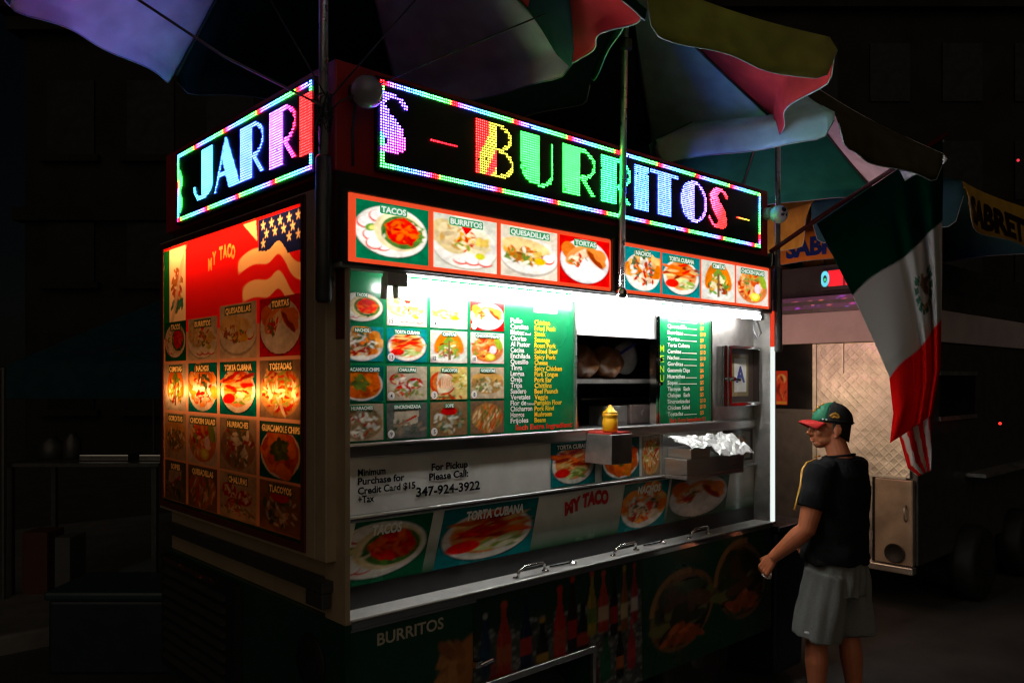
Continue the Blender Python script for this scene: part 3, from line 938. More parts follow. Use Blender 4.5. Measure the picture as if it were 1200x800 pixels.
MB().tube([(g0 + .06, VB - .07, 1.84), (g0 + .12, VB - .075, 1.835)], .008).lathe([(.012, 0), (.012, .02)], (g0 + .06, VB - .08, 1.84), 10, 'y').build('latch', M['chrome'], gf)
p = front(VB - .004)
u0, u1 = on_front(846, 515, VB)[0], 4.28
p.rect(u0, 1.36, u1, 1.545, L(26, 26, 26)); p.round_rect(u0 + .03, 1.375, u1 - .03, 1.53, L(120, 112, 98), .002)
p.grid(u0 + .07, 1.39, u1 - .08, 1.51, food('other', 24, 3), .003)
p.build('small_notice', M['print'], cart)

# ends, roof and inside
lw = MB().box(1.440, 1.460, VF, 2.482, .985, 2.245).box(1.441, 1.461, 2.4825, 2.558, .985, 1.195).build('end_wall', M['beige'], cart)
MB().box(1.438, 1.4395, VF + .002, 2.48, 1.98, 2.244).build('post_paint', M['maroon'], lw)
MB().box(1.440, 1.462, VF, 4.15, .366, .984).build('side_skirt', M['green'], cart)
MB().box(4.302, 4.330, VF + .006, 4.15, 1.0, 2.245).build('end_wall', M['steel_dull'], cart)
MB().box(4.304, 4.328, VF - .012, VF + .004, 1.0, 2.03).build('glow_strip', M['strip'], cart)
MB().box(4.304, 4.328, VF - .012, VF + .004, 2.031, 2.24).build('glow_strip', M['header_glow'], cart)  # no lamp here: the header's red bleed, put in as a glowing segment
MB().box(4.331, 4.352, VF - .004, VF + .05, .985, 2.244).build('corner_trim', M['maroon'], cart)
MB().box(1.60, 4.30, 4.13, 4.15, 1.0, 2.245).build('back_wall', M['void'], cart)
MB().box(1.60, 4.30, 2.60, 4.12, .985, .999).build('floor_pan', M['void'], cart)
MB().box(2.80, 3.80, 2.61, 3.00, 1.818, 1.84).build('shelf', M['steel_dull'], cart)
MB().box(2.72, 3.34, 2.56, 2.62, 1.575, 1.60).build('inner_counter', M['steel'], cart)
MB().box(2.60, 4.25, 3.30, 3.32, 1.0, 2.24).build('inner_partition', M['steel_dark'], cart)
MB().tube([(3.5, 3.2, 1.72), (4.2, 3.2, 1.72)], .012, 8).build('utensil_rail', M['steel_dull'], cart, True)

# header with the two backlit picture signs
hb = MB().box(1.402, 4.285, 2.408, 2.478, 2.246, 2.555).box(1.56, 4.285, 2.4785, 4.15, 2.246, 2.555).build('header_box', M['frame'], cart)
MB().box(1.41, 4.28, 2.40, 2.46, 2.224, 2.243).build('header_lip', M['lip'], hb, bevel=.003)
MB().box(1.40, 1.4015, 2.41, 2.55, 2.25, 2.55).build('header_end', M['maroon'], hb)
HR = L(236, 78, 40)
hk = [[('tacos', 'TACOS', (1.471, 1.783)), ('burritos', 'BURRITOS', (1.807, 2.124)), ('quesadillas', 'QUESADILLAS', (2.147, 2.473)), ('tortas', 'TORTAS', (2.489, 2.818))],
      [('nachos', 'NACHOS', (2.929, 3.206)), ('torta_cubana', 'TORTA CUBANA', (3.220, 3.544)), ('cemitas', 'CEMITAS', (3.559, 3.879)), ('chicken_salad', 'CHICKEN SALAD', (3.896, 4.234))]]
for q, (x0, x1) in enumerate(((1.436, 2.832), (2.914, 4.252))):
    p = front(2.402); p.round_rect(x0, 2.246, x1, 2.485, HR, 0, r=.012)
    sg = p.build('header_sign', M['glow_print'], cart)
    tag(sg, ['backlit red sign with tacos, burritos, quesadillas and tortas', 'backlit red sign with nachos, torta cubana, cemitas and chicken salad'][q])
    fr = MB()
    fr.box(x0 - .018, x0 - .001, 2.392, 2.407, 2.236, 2.495); fr.box(x1 + .001, x1 + .018, 2.392, 2.407, 2.236, 2.495)
    fr.box(x0 - .0005, x1 + .0005, 2.392, 2.407, 2.486, 2.495); fr.box(x0 - .0005, x1 + .0005, 2.392, 2.407, 2.236, 2.245)
    fr.build('sign_frame', M['steel_dark'], sg)
    for kind, lab, (s0, s1) in hk[q]:
        p = front(2.402)
        wl = {5: .34, 6: .42, 7: .36, 8: .5, 11: .68, 12: .66, 13: .72}[len(lab)]
        GAIN = 1.5
        picture(p, s0, 2.262, s1, 2.468, kind, lab, 60, 2, lab_w=wl, lab_h=.021, halo=L(60, 150, 100) if q == 0 else L(40, 120, 70))
        p.build('food_picture', M['glow_print'], sg); GAIN = 1.0

# fluorescent tube under the header
tb = MB().tube([(1.69, 2.412, 2.196), (4.15, 2.412, 2.196)], .0135, 14).build('fluorescent_tube', M['tube'], cart, True)
sk = MB()
MB().box(4.151, 4.19, 2.397, 2.43, 2.178, 2.2235).build('tube_socket', M['chrome'], tb, bevel=.003)
sk.box(1.60, 1.689, 2.397, 2.43, 2.178, 2.2235)
sk.tube([(1.605, 2.43, 2.13), (1.61, 2.43, 2.21)], .012).tube([(1.66, 2.43, 2.135), (1.655, 2.43, 2.19)], .011)
sk.build('tube_socket', M['socket'], tb, bevel=.003)
MB().tube([(4.19, 2.47, 2.20), (4.235, 2.465, 2.17), (4.26, 2.46, 2.11), (4.235, 2.47, 2.08), (4.21, 2.48, 2.12), (4.235, 2.49, 2.18)], .006, 6).build('tube_cable', M['wire'], tb, True)

# red box carrying the scrolling signs
sb = MB().box(1.402, 4.268, VF, 4.05, 2.556, 2.941).build('sign_box', M['red'], cart, bevel=.006)


def canvas(): return {}


def put(dst, c0, bm, colf):
    for (r_, c_) in bm:
        dst[(r_ + 4, c_ + c0)] = colf(c_ + c0, r_ + 4)


def disc_stroke(pts, wid, n=60):
    out = set()
    m = len(pts) - 1
    for k in range(n + 1):
        t = k / n * m; i = min(int(t), m - 1); f_ = t - i
        x = pts[i][0] * (1 - f_) + pts[i + 1][0] * f_; y = pts[i][1] * (1 - f_) + pts[i + 1][1] * f_
        w = wid[i] * (1 - f_) + wid[i + 1] * f_
        for r_ in range(int(y - w) - 1, int(y + w) + 2):
            for c_ in range(int(x - w) - 1, int(x + w) + 2):
                if (r_ - y) ** 2 + (c_ - x) ** 2 <= w * w + .05: out.add((r_, c_))
    return {(r_, c_) for r_, c_ in out if 0 <= r_ <= 21}


def arc(cx, cy, rx, ry, a0, a1, n=24):
    return [(cx + rx * math.cos(R(a0 + (a1 - a0) * k / n)), cy + ry * math.sin(R(a0 + (a1 - a0) * k / n))) for k in range(n + 1)]


def rect_bits(r0, r1, c0, c1): return {(r_, c_) for r_ in range(r0, r1 + 1) for c_ in range(c0, c1 + 1)}


def glyph(ch):
    th = lambda pts, w=.75, n=120: disc_stroke(pts, [w] * len(pts), n)
    if ch == 'I': return rect_bits(0, 21, 0, 10)
    if ch == 'R': return rect_bits(0, 21, 0, 10) | th(arc(10, 6.6, 10, 6.4, -90, 90), .8) | th([(12, 13), (19.5, 20)], 1.0)
    if ch == 'B': return rect_bits(0, 21, 0, 10) | th(arc(10, 5, 8, 5, -90, 90), .8) | th(arc(10, 15.6, 9, 5.5, -90, 90), .8)
    if ch == 'U':
        g_ = {(r_, c_) for r_, c_ in rect_bits(0, 20, 0, 10) if not (r_ > 15 and (10 - c_) ** 2 / 100 + (r_ - 15) ** 2 / 36 > 1)}
        return g_ | th(arc(10, 14.5, 8.2, 6.4, 90, 0)) | th([(18, 2), (18, 15)], .8)
    if ch == 'T': return rect_bits(0, 1, 0, 22) | rect_bits(0, 21, 6, 16)
    if ch == 'O':
        g_ = {(r_, c_) for r_, c_ in rect_bits(0, 21, 0, 11) if ((c_ - 11) / 11.5) ** 2 + ((r_ - 10.5) / 10.8) ** 2 <= 1}
        return g_ | th(arc(11, 10.5, 10.8, 10.2, -100, 100), .85, 160)
    if ch == 'S':
        return disc_stroke([(18, 4), (15, 1), (11, .6), (7, 2), (5, 5.5), (8, 10), (12.5, 14), (14, 17.5), (11, 20), (7, 20.8), (3, 19), (1, 16)],
                           [.7, .7, .9, 2.2, 3.4, 4.2, 4.4, 3.4, 1.8, .9, .7, .7], 160)
    if ch == 'J': return {(r_, c_) for r_, c_ in rect_bits(0, 21, 9, 20) if not (r_ > 15 and ((c_ - 9) / 12) ** 2 + ((r_ - 15) / 6.5) ** 2 > 1)} | th(arc(8, 15, 7.4, 6, 90, 180), 1.0)
    if ch == 'A':
        g_ = set()
        for r_ in range(22):
            lo, hi = (12 - r_ * .62 if r_ < 7 else 8 + (r_ - 7) * .5), 12.5 + r_ * .6
            g_ |= {(r_, c_) for c_ in range(int(lo), int(hi) + 1)}
        return g_ | th([(11.5, 0), (.5, 21)], .8) | rect_bits(14, 15, 4, 13)
    return set()


def hsv(h):
    h = h % 1.0
    k = [abs((h * 6 - 3)) - 1, 2 - abs(h * 6 - 2), 2 - abs(h * 6 - 4)]
    return np.clip(k, 0, 1)


BK = [(0, (.7, .006, .008)), (.08, (.7, .006, .008)), (.13, (.15, .04, .5)), (.25, (.055, .07, .8)), (.40, (.03, .13, .7)), (.52, (.03, .30, .45)), (.62, (.028, .5, .09)), (.95, (.028, .6, .03)), (1.0, (.3, .2, .01))]


def border_col(ph):                # one chase step: red, pink, blue white, cyan white, green
    for (a_, ca), (b_, cb) in zip(BK, BK[1:]):
        if ph <= b_:
            t = (ph - a_) / max(1e-6, b_ - a_)
            return np.array(ca) * (1 - t) + np.array(cb) * t
    return np.array(BK[-1][1])


LRED, LGRN = np.array((.8, .008, .008)), np.array((.016, .75, .034))


def lerp(a_, b_, t): return a_ * (1 - t) + b_ * t


def led_sign(W, phase_t, phase_b, letters, extra):
    d = {}
    for c_ in range(W):
        for r_ in (0, 1): d[(r_, c_)] = border_col(((c_ + phase_t) % 32) / 32)
        for r_ in (30, 31): d[(r_, c_)] = border_col(((31 - (c_ + phase_b) % 32)) / 32)
    for r_ in range(2, 30):
        for c_ in (0, 1): d[(r_, c_)] = border_col(((r_ * 1.1 + phase_b + 22) % 32) / 32)
        for c_ in (W - 2, W - 1): d[(r_, c_)] = border_col(((r_ * 1.0 + phase_t + 8) % 32) / 32)
    for ch, c0, colf in letters:
        put(d, c0, {q for q in glyph(ch) if 0 <= q[1] + c0 < W - 2 * 0}, colf)
    for (r_, c_), v in extra.items(): d[(r_, c_)] = v
    return {k: v for k, v in d.items() if 0 <= k[1] < W}


def build_led(pr, W, w, h, d, name, parent):
    px_, pz_ = w / W, h / 32
    e = .235
    rg = random.Random(len(d))
    for (r_, c_), col in d.items():
        x, y = (c_ + .5) * px_, h - (r_ + .5) * pz_
        q = rg.random()
        if q < .004: continue                       # a dead diode here and there
        col = np.array(col) * (.62 + .7 * rg.random())
        pr.poly([(x - e * px_, y - e * pz_), (x + e * px_, y - e * pz_), (x + e * px_, y + e * pz_), (x - e * px_, y + e * pz_)], col)
    return pr.build(name, M['led'], parent)


# right-hand sign
def colB(c, r):
    s = (c - 44) + (r - 4) * .55
    return LRED if (c < 46 or s < 9 and r > 3 and c < 51 or 16 < s < 19.5 and c < 55) else np.array((.15, .13, .01))


PINK = np.array((.45, .06, .75))
fr_letters = [('S', -7, lambda c, r: lerp(np.array((.10, .045, .85)), np.array((.7, .012, .05)), np.clip((c + r - 22) / 16, 0, 1))),
              ('B', 44, colB), ('U', 68, lambda c, r: LGRN), ('R', 93, lambda c, r: LGRN),
              ('R', 118, lambda c, r: np.array((.014, .65, .07))), ('I', 142, lambda c, r: np.array((.03, .10, .95))),
              ('T', 154, lambda c, r: np.array((.035, .075, .98))), ('O', 179, lambda c, r: lerp(np.array((.05, .06, 1.0)), np.array((.12, .05, .8)), np.clip((c - 186) / 14, 0, 1))),
              ('S', 203, lambda c, r: lerp(np.array((.8, .03, .09)), LRED, np.clip((c - 206 + (r - 10) * .5) / 14, 0, 1)))]
ext = {(17, c): np.array((.5, .004, .008)) for c in range(22, 35)}
ext.update({(17, c): lerp(LRED, np.array((.2, .14, .01)), min(1, (c - 231) / 7)) for c in range(231, 244)})
SW, SZ0, SZ1 = 2.578, 2.592, 2.906
lf = MB().box(1.555, 4.155, VF - .022, VF - .002, 2.580, 2.916).build('led_sign', M['led_face'], cart); tag(lf, 'scrolling sign reading S - BURRITOS -')
pr = Print((1.567, VF - .0245, SZ0), (1, 0, 0), (0, 0, 1), (0, -1, 0))
build_led(pr, 256, SW, SZ1 - SZ0, led_sign(256, 0, 6, fr_letters, ext), 'led_dots', lf)
# left-hand sign
LW = 1.29
lf_letters = [('J', 20, lambda c, r: np.array((.03, .20, .45))), ('A', 43, lambda c, r: np.array((.03, .11, .75))),
              ('R', 69, lambda c, r: np.array((.035, .075, .98))), ('R', 95, lambda c, r: lerp(np.array((.13, .045, .78)), np.array((.7, .012, .05)), np.clip((c - 104) / 10, 0, 1))),
              ('I', 119, lambda c, r: LRED)]
ext = {}
for r_ in range(8, 28):
    w_ = 2.2 + 2.4 * abs(math.sin((r_ - 8) / 20 * math.pi * 2))
    for c_ in range(2, int(2 + w_)): ext[(r_, c_)] = np.array((.02, .7, .05))
lf = MB().box(1.380, 1.400, 2.528, 3.845, 2.566, 2.906).build('led_sign', M['led_face'], cart); tag(lf, 'scrolling sign on the end with JARRI lettering')
pr = Print((1.3775, 3.829, 2.578), (0, -1, 0), (0, 0, 1), (-1, 0, 0))
build_led(pr, 128, LW, .318, led_sign(128, 12, 28, lf_letters, ext), 'led_dots', lf)
# far end sign (faces away; it lights the next cart)
lf = MB().box(4.270, 4.290, 2.56, 3.88, 2.580, 2.916).build('led_sign', M['led_face'], cart); tag(lf, 'scrolling sign on the far end')
pr = Print((4.293, 2.57, 2.592), (0, 1, 0), (0, 0, 1), (1, 0, 0))
build_led(pr, 128, LW, .314, led_sign(128, 12, 28, [('T', 10, lambda c, r: PINK), ('A', 36, lambda c, r: PINK), ('O', 66, lambda c, r: LRED), ('S', 92, lambda c, r: PINK)], {}), 'led_dots', lf)

# backlit menu on the near end
PY0, PY1, PZ0, PZ1 = 2.640, 4.085, 1.232, 2.488


def side_art():
    nx, ny_ = 420, 365
    a = Art(nx, ny_, L(176, 132, 108), 4)
    RD = L(222, 26, 30)
    a.rect(0, .66, 1, 1, RD)
    # left flag
    a.rect(0, .64, .055, .985, L(10, 100, 50)); a.rect(.055, .665, .20, .985, L(240, 226, 196))
    a.scatter(40, .125, .83, .045, .08, [L(170, 110, 50), L(196, 70, 40), L(206, 170, 110)], .012)
    a.scatter(26, .125, .765, .05, .02, [L(60, 120, 90), L(40, 110, 110)], .010)
    for k in range(9): a.ell(.08 + .012 * k, .70 + .03 * k, .05, .004, L(206, 190, 160), .9)
    # right flag
    X, Y = a.X, a.Y
    wv = .025 * np.sin((X - .6) * 14) + .05 * np.exp(-((X - .86) / .05) ** 2) - .10 * np.clip((X - .9), 0, 1) * 4
    for (lo, hi, xs) in ((.875, .925, .60), (.77, .825, .63)):
        m = np.minimum(Y - (lo + wv - .05), (hi + wv - .05) - Y) / a.e * .8 + .5
        m = m * np.clip((X - xs) / .05, 0, 1) * (X < .985)
        a.mixin(m, L(238, 208, 160))
    a.poly([(.635, .99), (.72, .99), (.73, .92)], L(240, 216, 176))
    m = ((X > .735) & (X < .985) & (Y < .985) & (Y > np.maximum(.86, .885 + wv - .02))).astype(float)
    a.mixin(m, L(22, 34, 96))
    for i in range(5):
        for j in range(4):
            sx, sy = .765 + .05 * i + (.02 if j % 2 else 0), .965 - .028 * j
            if sx > .975 or sy < .90 + .03 * math.sin(i): continue
            for k in range(5):
                w = R(90 + 72 * k); a.ell(sx + .006 * math.cos(w), sy + .007 * math.sin(w), .008, .003, L(240, 226, 190), w)
    # name
    for ch, x, y, ww in (('M', .385, .868, .03), ('Y', .418, .886, .028), ('T', .468, .897, .028), ('A', .497, .899, .03), ('C', .527, .897, .028), ('O', .555, .889, .028)):
        a.text(ch, x, y, .042, ww, L(240, 170, 90), .05)
    # pictures
    cs = [(.015, .205), (.225, .455), (.475, .725), (.745, .985)]
    rs = [(.555, .735), (.365, .545), (.18, .355), (.02, .17)]
    ks = [['tacos', 'burritos', 'quesadillas', 'tortas'], ['cemitas', 'nachos', 'torta_cubana', 'tostadas'], ['gorditas', 'chicken_salad', 'huaraches', 'guacamole_chips'], ['sincronizada', 'other', 'chalupas', 'sope']]
    lb = [['TACOS', 'BURRITOS', 'QUESADILLAS', 'TORTAS'], ['CEMITAS', 'NACHOS', 'TORTA CUBANA', 'TOSTADAS'], ['GORDITAS', 'CHICKEN SALAD', 'HUARACHES', 'GUACAMOLE CHIPS'], ['SOPES', 'QUESADILLAS', 'CHALUPAS', 'TLACOYOS']]
    for i in range(4):
        for j in range(4):
            (x0, x1), (y0, y1) = cs[j], rs[i]
            if i == 0 and j < 2: y1 -= .03
            i0, i1, j0, j1 = int(x0 * nx), int(x1 * nx), int(y0 * ny_), int(y1 * ny_)
            f_ = food(ks[i][j], 96, 21 + i)
            yi = np.clip(((np.arange(j1 - j0) + .5) / (j1 - j0) * 96).astype(int), 0, 95); xi = np.clip(((np.arange(i1 - i0) + .5) / (i1 - i0) * 96).astype(int), 0, 95)
            a.im[j0:j1, i0:i1] = f_[yi][:, xi] * .44
            t = lb[i][j]; w = min(.9 * (x1 - x0), .0145 * len(t) + .01); xc = (x0 + x1) / 2
            a.rect(xc - w / 2 - .006, y1 - .036, xc + w / 2 + .006, y1 - .006, L(44, 66, 44))
            a.text(t, xc - w / 2, y1 - .031, .019, w, L(236, 214, 150), .03)
    a.rect(0, 0, 1, .018, L(14, 44, 32))
    return a.im


SIDE_ART = side_art()
lb_ = MB()
X0, X1 = 1.40, 1.53
lb_.box(X0, 1.458, 2.482, 2.5595, PZ0 - .035, PZ1 + .03); lb_.box(X0, X1, 2.56, PY0 - .001, PZ0 - .035, PZ1 + .03)                     # broad near jamb
lb_.box(X0, X1, PY1 + .001, PY1 + .045, PZ0 - .035, PZ1 + .03)
lb_.box(X0, X1, PY0 - .0005, PY1 + .0005, PZ1 + .001, PZ1 + .03); lb_.box(X0, X1, PY0 - .0005, PY1 + .0005, PZ0 - .035, PZ0 - .001)
lbox = lb_.build('light_box', M['beige'], cart, bevel=.004); tag(lbox, 'backlit menu box with red sheet of flags and food pictures')
MB().box(X1 + .001, X1 + .02, 2.56, PY1 + .045, PZ0 - .035, PZ1 + .03).build('box_back', M['box_inside'], lbox)
fr = MB()
for q in ((PY0 - .02, PY0 + .012, PZ0 - .02, PZ1 + .02), (PY1 - .012, PY1 + .02, PZ0 - .02, PZ1 + .02)):
    fr.box(1.392, 1.399, *q)
fr.box(1.392, 1.399, PY0 + .0121, PY1 - .0121, PZ1 - .008, PZ1 + .02); fr.box(1.392, 1.399, PY0 + .0121, PY1 - .0121, PZ0 - .02, PZ0 + .008)
fr.build('box_frame', M['maroon'], lbox, bevel=.002)
pr = Print((1.404, PY1, PZ0), (0, -1, 0), (0, 0, 1), (-1, 0, 0))
pr.grid(0, 0, PY1 - PY0, PZ1 - PZ0, SIDE_ART)
pr.build('printed_sheet', M['backlit_sheet'], lbox)
MB().tube([(1.430, 2.70, 1.785), (1.430, 4.04, 1.785)], .011, 12).build('tube_lamp', M['warm_tube'], lbox, True)
MB().tube([(1.480, 2.70, 2.45), (1.480, 4.04, 2.45)], .014, 12).build('tube_lamp', M['warm_tube_top'], lbox, True)
MB().box(1.428, 1.52, 3.28, 4.02, 2.06, 2.14).build('light_blocker', M['black'], lbox)  # unseen block added behind the sheet to darken that patch
# the same light box on the far end
lb2 = MB().box(4.331, 4.372, 2.60, 4.10, PZ0 - .03, PZ1 + .03).build('light_box', M['beige'], cart); tag(lb2, 'backlit menu box on the far end')
M['glow_side'] = mat('backlit_print_far', (0, 0, 0), 0.3, attr=True, var=0.05, emit=6.0)
pr = Print((4.375, 2.64, PZ0), (0, 1, 0), (0, 0, 1), (1, 0, 0))
pr.grid(0, 0, PY1 - PY0, PZ1 - PZ0, (SIDE_ART[::6, ::6] * .55 + .22) * np.array((1.25, 1.0, .66)))
pr.build('printed_sheet', M['glow_side'], lb2)

# near end below the light box: rails, louvres, round vent
MB().box(1.463, 1.62, 2.56, 4.14, .986, 1.19).build('end_panel', M['beige'], cart)
rl = MB().box(1.395, 1.455, 2.50, 4.10, 1.085, 1.125).box(1.395, 1.43, 2.50, 2.62, 1.03, 1.084).build('bumper_rail', M['steel_dark'], cart, bevel=.004)
gb = MB().box(1.405, 1.438, 3.25, 4.12, .42, .97).build('vent_grille', M['black'], cart)
for k in range(9):
    z_ = .47 + k * .052
    MB().prism([(1.404, 3.34, z_), (1.385, 3.34, z_ + .006), (1.385, 3.34, z_ + .010), (1.404, 3.34, z_ + .026)], (0, .72, 0)).build('louvre', M['steel_dark'], gb)
p = Print((1.4035, 4.08, .935), (0, -1, 0), (0, 0, 1), (-1, 0, 0))
p.grid(0, 0, .62, .026, Art(60, 4, L(60, 30, 16), 5).scatter(90, .5, .5, .5, .5, [L(220, 110, 50), L(30, 20, 16), L(160, 60, 30)], .02).im)
p.build('warning_sticker', M['print'], gb)
MB().lathe([(.10, 0), (.105, .006), (.085, .012), (.08, .004), (.01, .004)], (1.432, 2.66, .80), 28, 'x').build('round_vent', M['black'], cart, True)

# cameras on the sign box
dc = MB().lathe([(.03, 0), (.055, .01), (.058, .03)], (1.475, VF - .004, 2.83), 20, 'y')
dcam = MB().box(1.445, 1.50, VF - .05, VF - .001, 2.80, 2.86).build('dome_camera', M['steel_dark'], cart, bevel=.01)
dome_m = mat('smoked_dome', (.34, .35, .37), .12, .0, var=.03, rvar=.02, coat=.6)
MB().ell((1.475, VF - .085, 2.82), (.056, .056, .056)).build('dome', dome_m, dcam, True)
MB().tube([(1.465, VF - .03, 2.80), (1.462, VF - .012, 2.7), (1.464, VF - .012, 2.58)], .006, 6).build('camera_cable', M['rope'], dcam, True)
wc = MB().lathe([(.035, .0), (.036, .03), (.03, .04)], (4.225, VF - .042, 2.80), 20, 'y').build('security_camera', M['white'], cart, True)
MB().ell((4.240, VF - .085, 2.79), (.052, .052, .052)).build('camera_ball', mat('camera_shell', (.78, .79, .78), .3, var=.03), wc, True)
ln = at_depth(0, 0, 1)
e1 = MB()
for dx, dz, r_ in ((.0, .016, .016), (-.016, -.014, .009), (.018, -.014, .009)):
    e1.ell((4.221 + dx * .8, VF - .127, 2.793 + dz), (r_, .012, r_))
e1.build('camera_lens', M['glass_dark'], wc, True)
# pole sockets clamped to the cart
for (x, y, z0_, z1_, rr) in ((1.362, 2.428, 2.10, 2.60, .028), (4.345, 2.40, 2.0, 2.5, .026)):
    MB().lathe([(rr * .75, 0), (rr, .01), (rr, z1_ - z0_ - .01), (rr * .8, z1_ - z0_)], (x, y, z0_), 18).box(x - .004, x + .036, y - .006, y + .02, z0_ + .05, z0_ + .09).build('pole_socket', M['steel_dark'], cart, True)
MB().lathe([(.02, 0), (.028, .008), (.028, .03), (.019, .05)], (2.872, 2.374, 2.215), 16).build('pole_socket', M['chrome'], cart, True)

# ------------------------------------------------------------------ things on the cart's ledges
u0, u1, v0 = 2.792, 2.940, 2.364
cond = thing('condiment_box', 'square steel condiment box jutting from the ledge under the yellow bottle', 'condiment box', ((u0 + u1) / 2, 2.42, 1.447))
MB().box(u0, u1, v0, VB - .002, 1.447, 1.585).build('box_body', M['steel_dull'], cond, bevel=.003)
MB().box(u0 + .004, u1 - .004, v0 + .004, VB - .014, 1.586, 1.594).build('top_tray', mat('red_tray', lin(196, 60, 50), .4), cond)
bx, by = 2.848, 2.42
bot = thing('mustard_bottle', 'yellow squeeze bottle standing on the steel condiment box', 'bottle', (bx, by, 1.595))
M['yellow'] = mat('yellow_plastic', lin(246, 178, 24), .35, var=.05, sub=.25)
MB().lathe([(.030, 0), (.035, .006), (.036, .055), (.032, .062), (.032, .067), (.036, .074), (.036, .084)], (bx, by, 1.595), 28).build('bottle_body', M['yellow'], bot, True)
MB().lathe([(.036, 0), (.034, .008), (.022, .014), (.016, .024), (.009, .030), (.007, .038), (.002, .040)], (bx, by, 1.680), 24).build('cap', M['yellow'], bot, True)

tray = thing('steel_shelf', 'stepped stainless shelf unit under the foil, right of the window', 'steel shelf', (3.66, 2.42, 1.324))
MB().box(3.394, 3.934, 2.375, VB - .015, 1.3445, 1.430).box(3.394, 3.934, 2.375, VB - .015, 1.3245, 1.344).build('shelf_body', M['steel'], tray, bevel=.003)
MB().box(3.385, 3.70, VB - .014, VB - .002, 1.345, 1.55).build('shelf_back', M['steel'], tray)
up2 = MB().box(3.42, 3.59, 2.368, VB - .016, 1.432, 1.482).build('upper_step', M['steel'], tray, bevel=.003)
fo = MB()
rng = random.Random(5)
ht = [[rng.uniform(-.012, .012) for _ in range(40)] for _ in range(40)]


def foil(i, j):
    x = 3.405 + .575 * i; y = 2.352 + .15 * j
    front_z = 1.487 - .052 * min(1, max(0, (i - .30) / .12))
    z_ = front_z + (1.538 - front_z) * j ** .8 + ht[int(i * 23)][int(j * 9)] * (.5 if i < .3 else 1.1)
    return (x + .012 * math.sin(j * 9 + i * 20), y + .006 * math.sin(i * 31), z_)


fo.grid(foil, 23, 9)
fl = fo.build('foil_sheet', mat('crumpled_foil', (.90, .90, .90), .30, .35, bump=.5, bscale=30), smooth=False)
fl.modifiers.new('thick', 'SOLIDIFY').thickness = .004
tag(fl, 'crumpled shiny foil spread over the stainless shelf', 'foil')

# inside the window
M['bread'] = mat('bread_in_bag', lin(150, 98, 58), .4, var=.4, scale=20, coat=.5, bump=.4, bscale=25)
for q, (x, y, w, h, lab) in enumerate(((3.00, 2.74, .085, .085, 'bag of bread leftmost on the shelf inside the window'), (3.19, 2.74, .095, .085, 'plump bag of brown bread in the middle of the inside shelf'))):
    mb = MB().ell((x, y, 1.84 + h), (w, .09, h), nu=20, nv=14)
    rng = random.Random(q); mb.v = [(a_ + .010 * math.sin(c_ * 60 + b_ * 40), b_, max(1.841, c_ + .010 * math.sin(a_ * 70))) for a_, b_, c_ in mb.v]
    o = mb.build('bread_bag', M['bread'], None, True); tag(o, lab, 'bread bag', 'bread bags on the inside shelf')
M['zip'] = mat('zip_plastic', (.55, .58, .60), .2, trans=.1, var=.3, coat=.5)
zb_ = thing('zip_bag', 'clear zip bag with a blue seal leaning beside the bread bags', 'plastic bag', (3.37, 2.72, 1.842))
rot = Matrix.Rotation(R(-24), 4, 'Y')
mb = MB().ell((0, 0, .105), (.10, .03, .095), nu=20, nv=12)
mb.v = [tuple((rot @ Vector((max(-.085, min(.085, a_)), b_, max(.0, min(.19, c_))))) + Vector((3.37, 2.72, 1.862))) for a_, b_, c_ in mb.v]
mb.build('bag_body', M['zip'], zb_, True)
mb = MB().box(-.086, .086, -.032, -.026, .145, .158); mb.v = [tuple((rot @ Vector(p_)) + Vector((3.37, 2.72, 1.862))) for p_ in mb.v]
mb.build('blue_seal', mat('blue_seal', lin(60, 70, 190), .4), zb_)
ins = thing('napkin_holder', 'steel napkin holder on the inner counter behind the yellow bottle', 'napkin holder', (3.18, 2.66, 1.60))
MB().box(3.10, 3.27, 2.66, 2.78, 1.6005, 1.70).build('holder_body', M['steel_dull'], ins, bevel=.004)
MB().box(3.11, 3.26, 2.655, 2.659, 1.62, 1.69).build('holder_face', M['steel_dull'], ins)
o = MB().box(3.30, 3.46, 2.66, 2.80, 1.6005, 1.705).build('sauce_tub', mat('tub_plastic', (.16, .12, .11), .2, trans=.2, var=.4), None, bevel=.008)
tag(o, 'dark square sauce tub on the inner counter beside the napkin holder', 'tub')
MB().box(2.72, 3.60, 2.621, 2.83, 1.585, 1.6).build('inner_shelf', M['steel_dark'], cart)

# ------------------------------------------------------------------ umbrellas
FAB = {'pale': translucent_mat('pale_canvas', (.62, .86, .88), fac=.30), 'white': translucent_mat('white_canvas', (.86, .86, .88), fac=.33), 'dark': translucent_mat('dark_green_canvas', (.020, .060, .046), fac=.2),
       'green': translucent_mat('green_canvas', (.02, .20, .13), fac=.3), 'red': translucent_mat('red_canvas', (.55, .045, .05), fac=.3),
       'olive': translucent_mat('olive_yellow_canvas', (.36, .34, .10), fac=.25), 'brown': translucent_mat('brown_canvas', (.09, .075, .04), fac=.2),
       'yellow': translucent_mat('yellow_canvas', (.55, .34, .06), fac=.25), 'orange': translucent_mat('orange_canvas', (.75, .26, .05), fac=.3),
       'teal': translucent_mat('teal_canvas', (.03, .10, .13), fac=.25)}
M['piping'] = mat('pale_piping', (.25, .32, .32), .7)


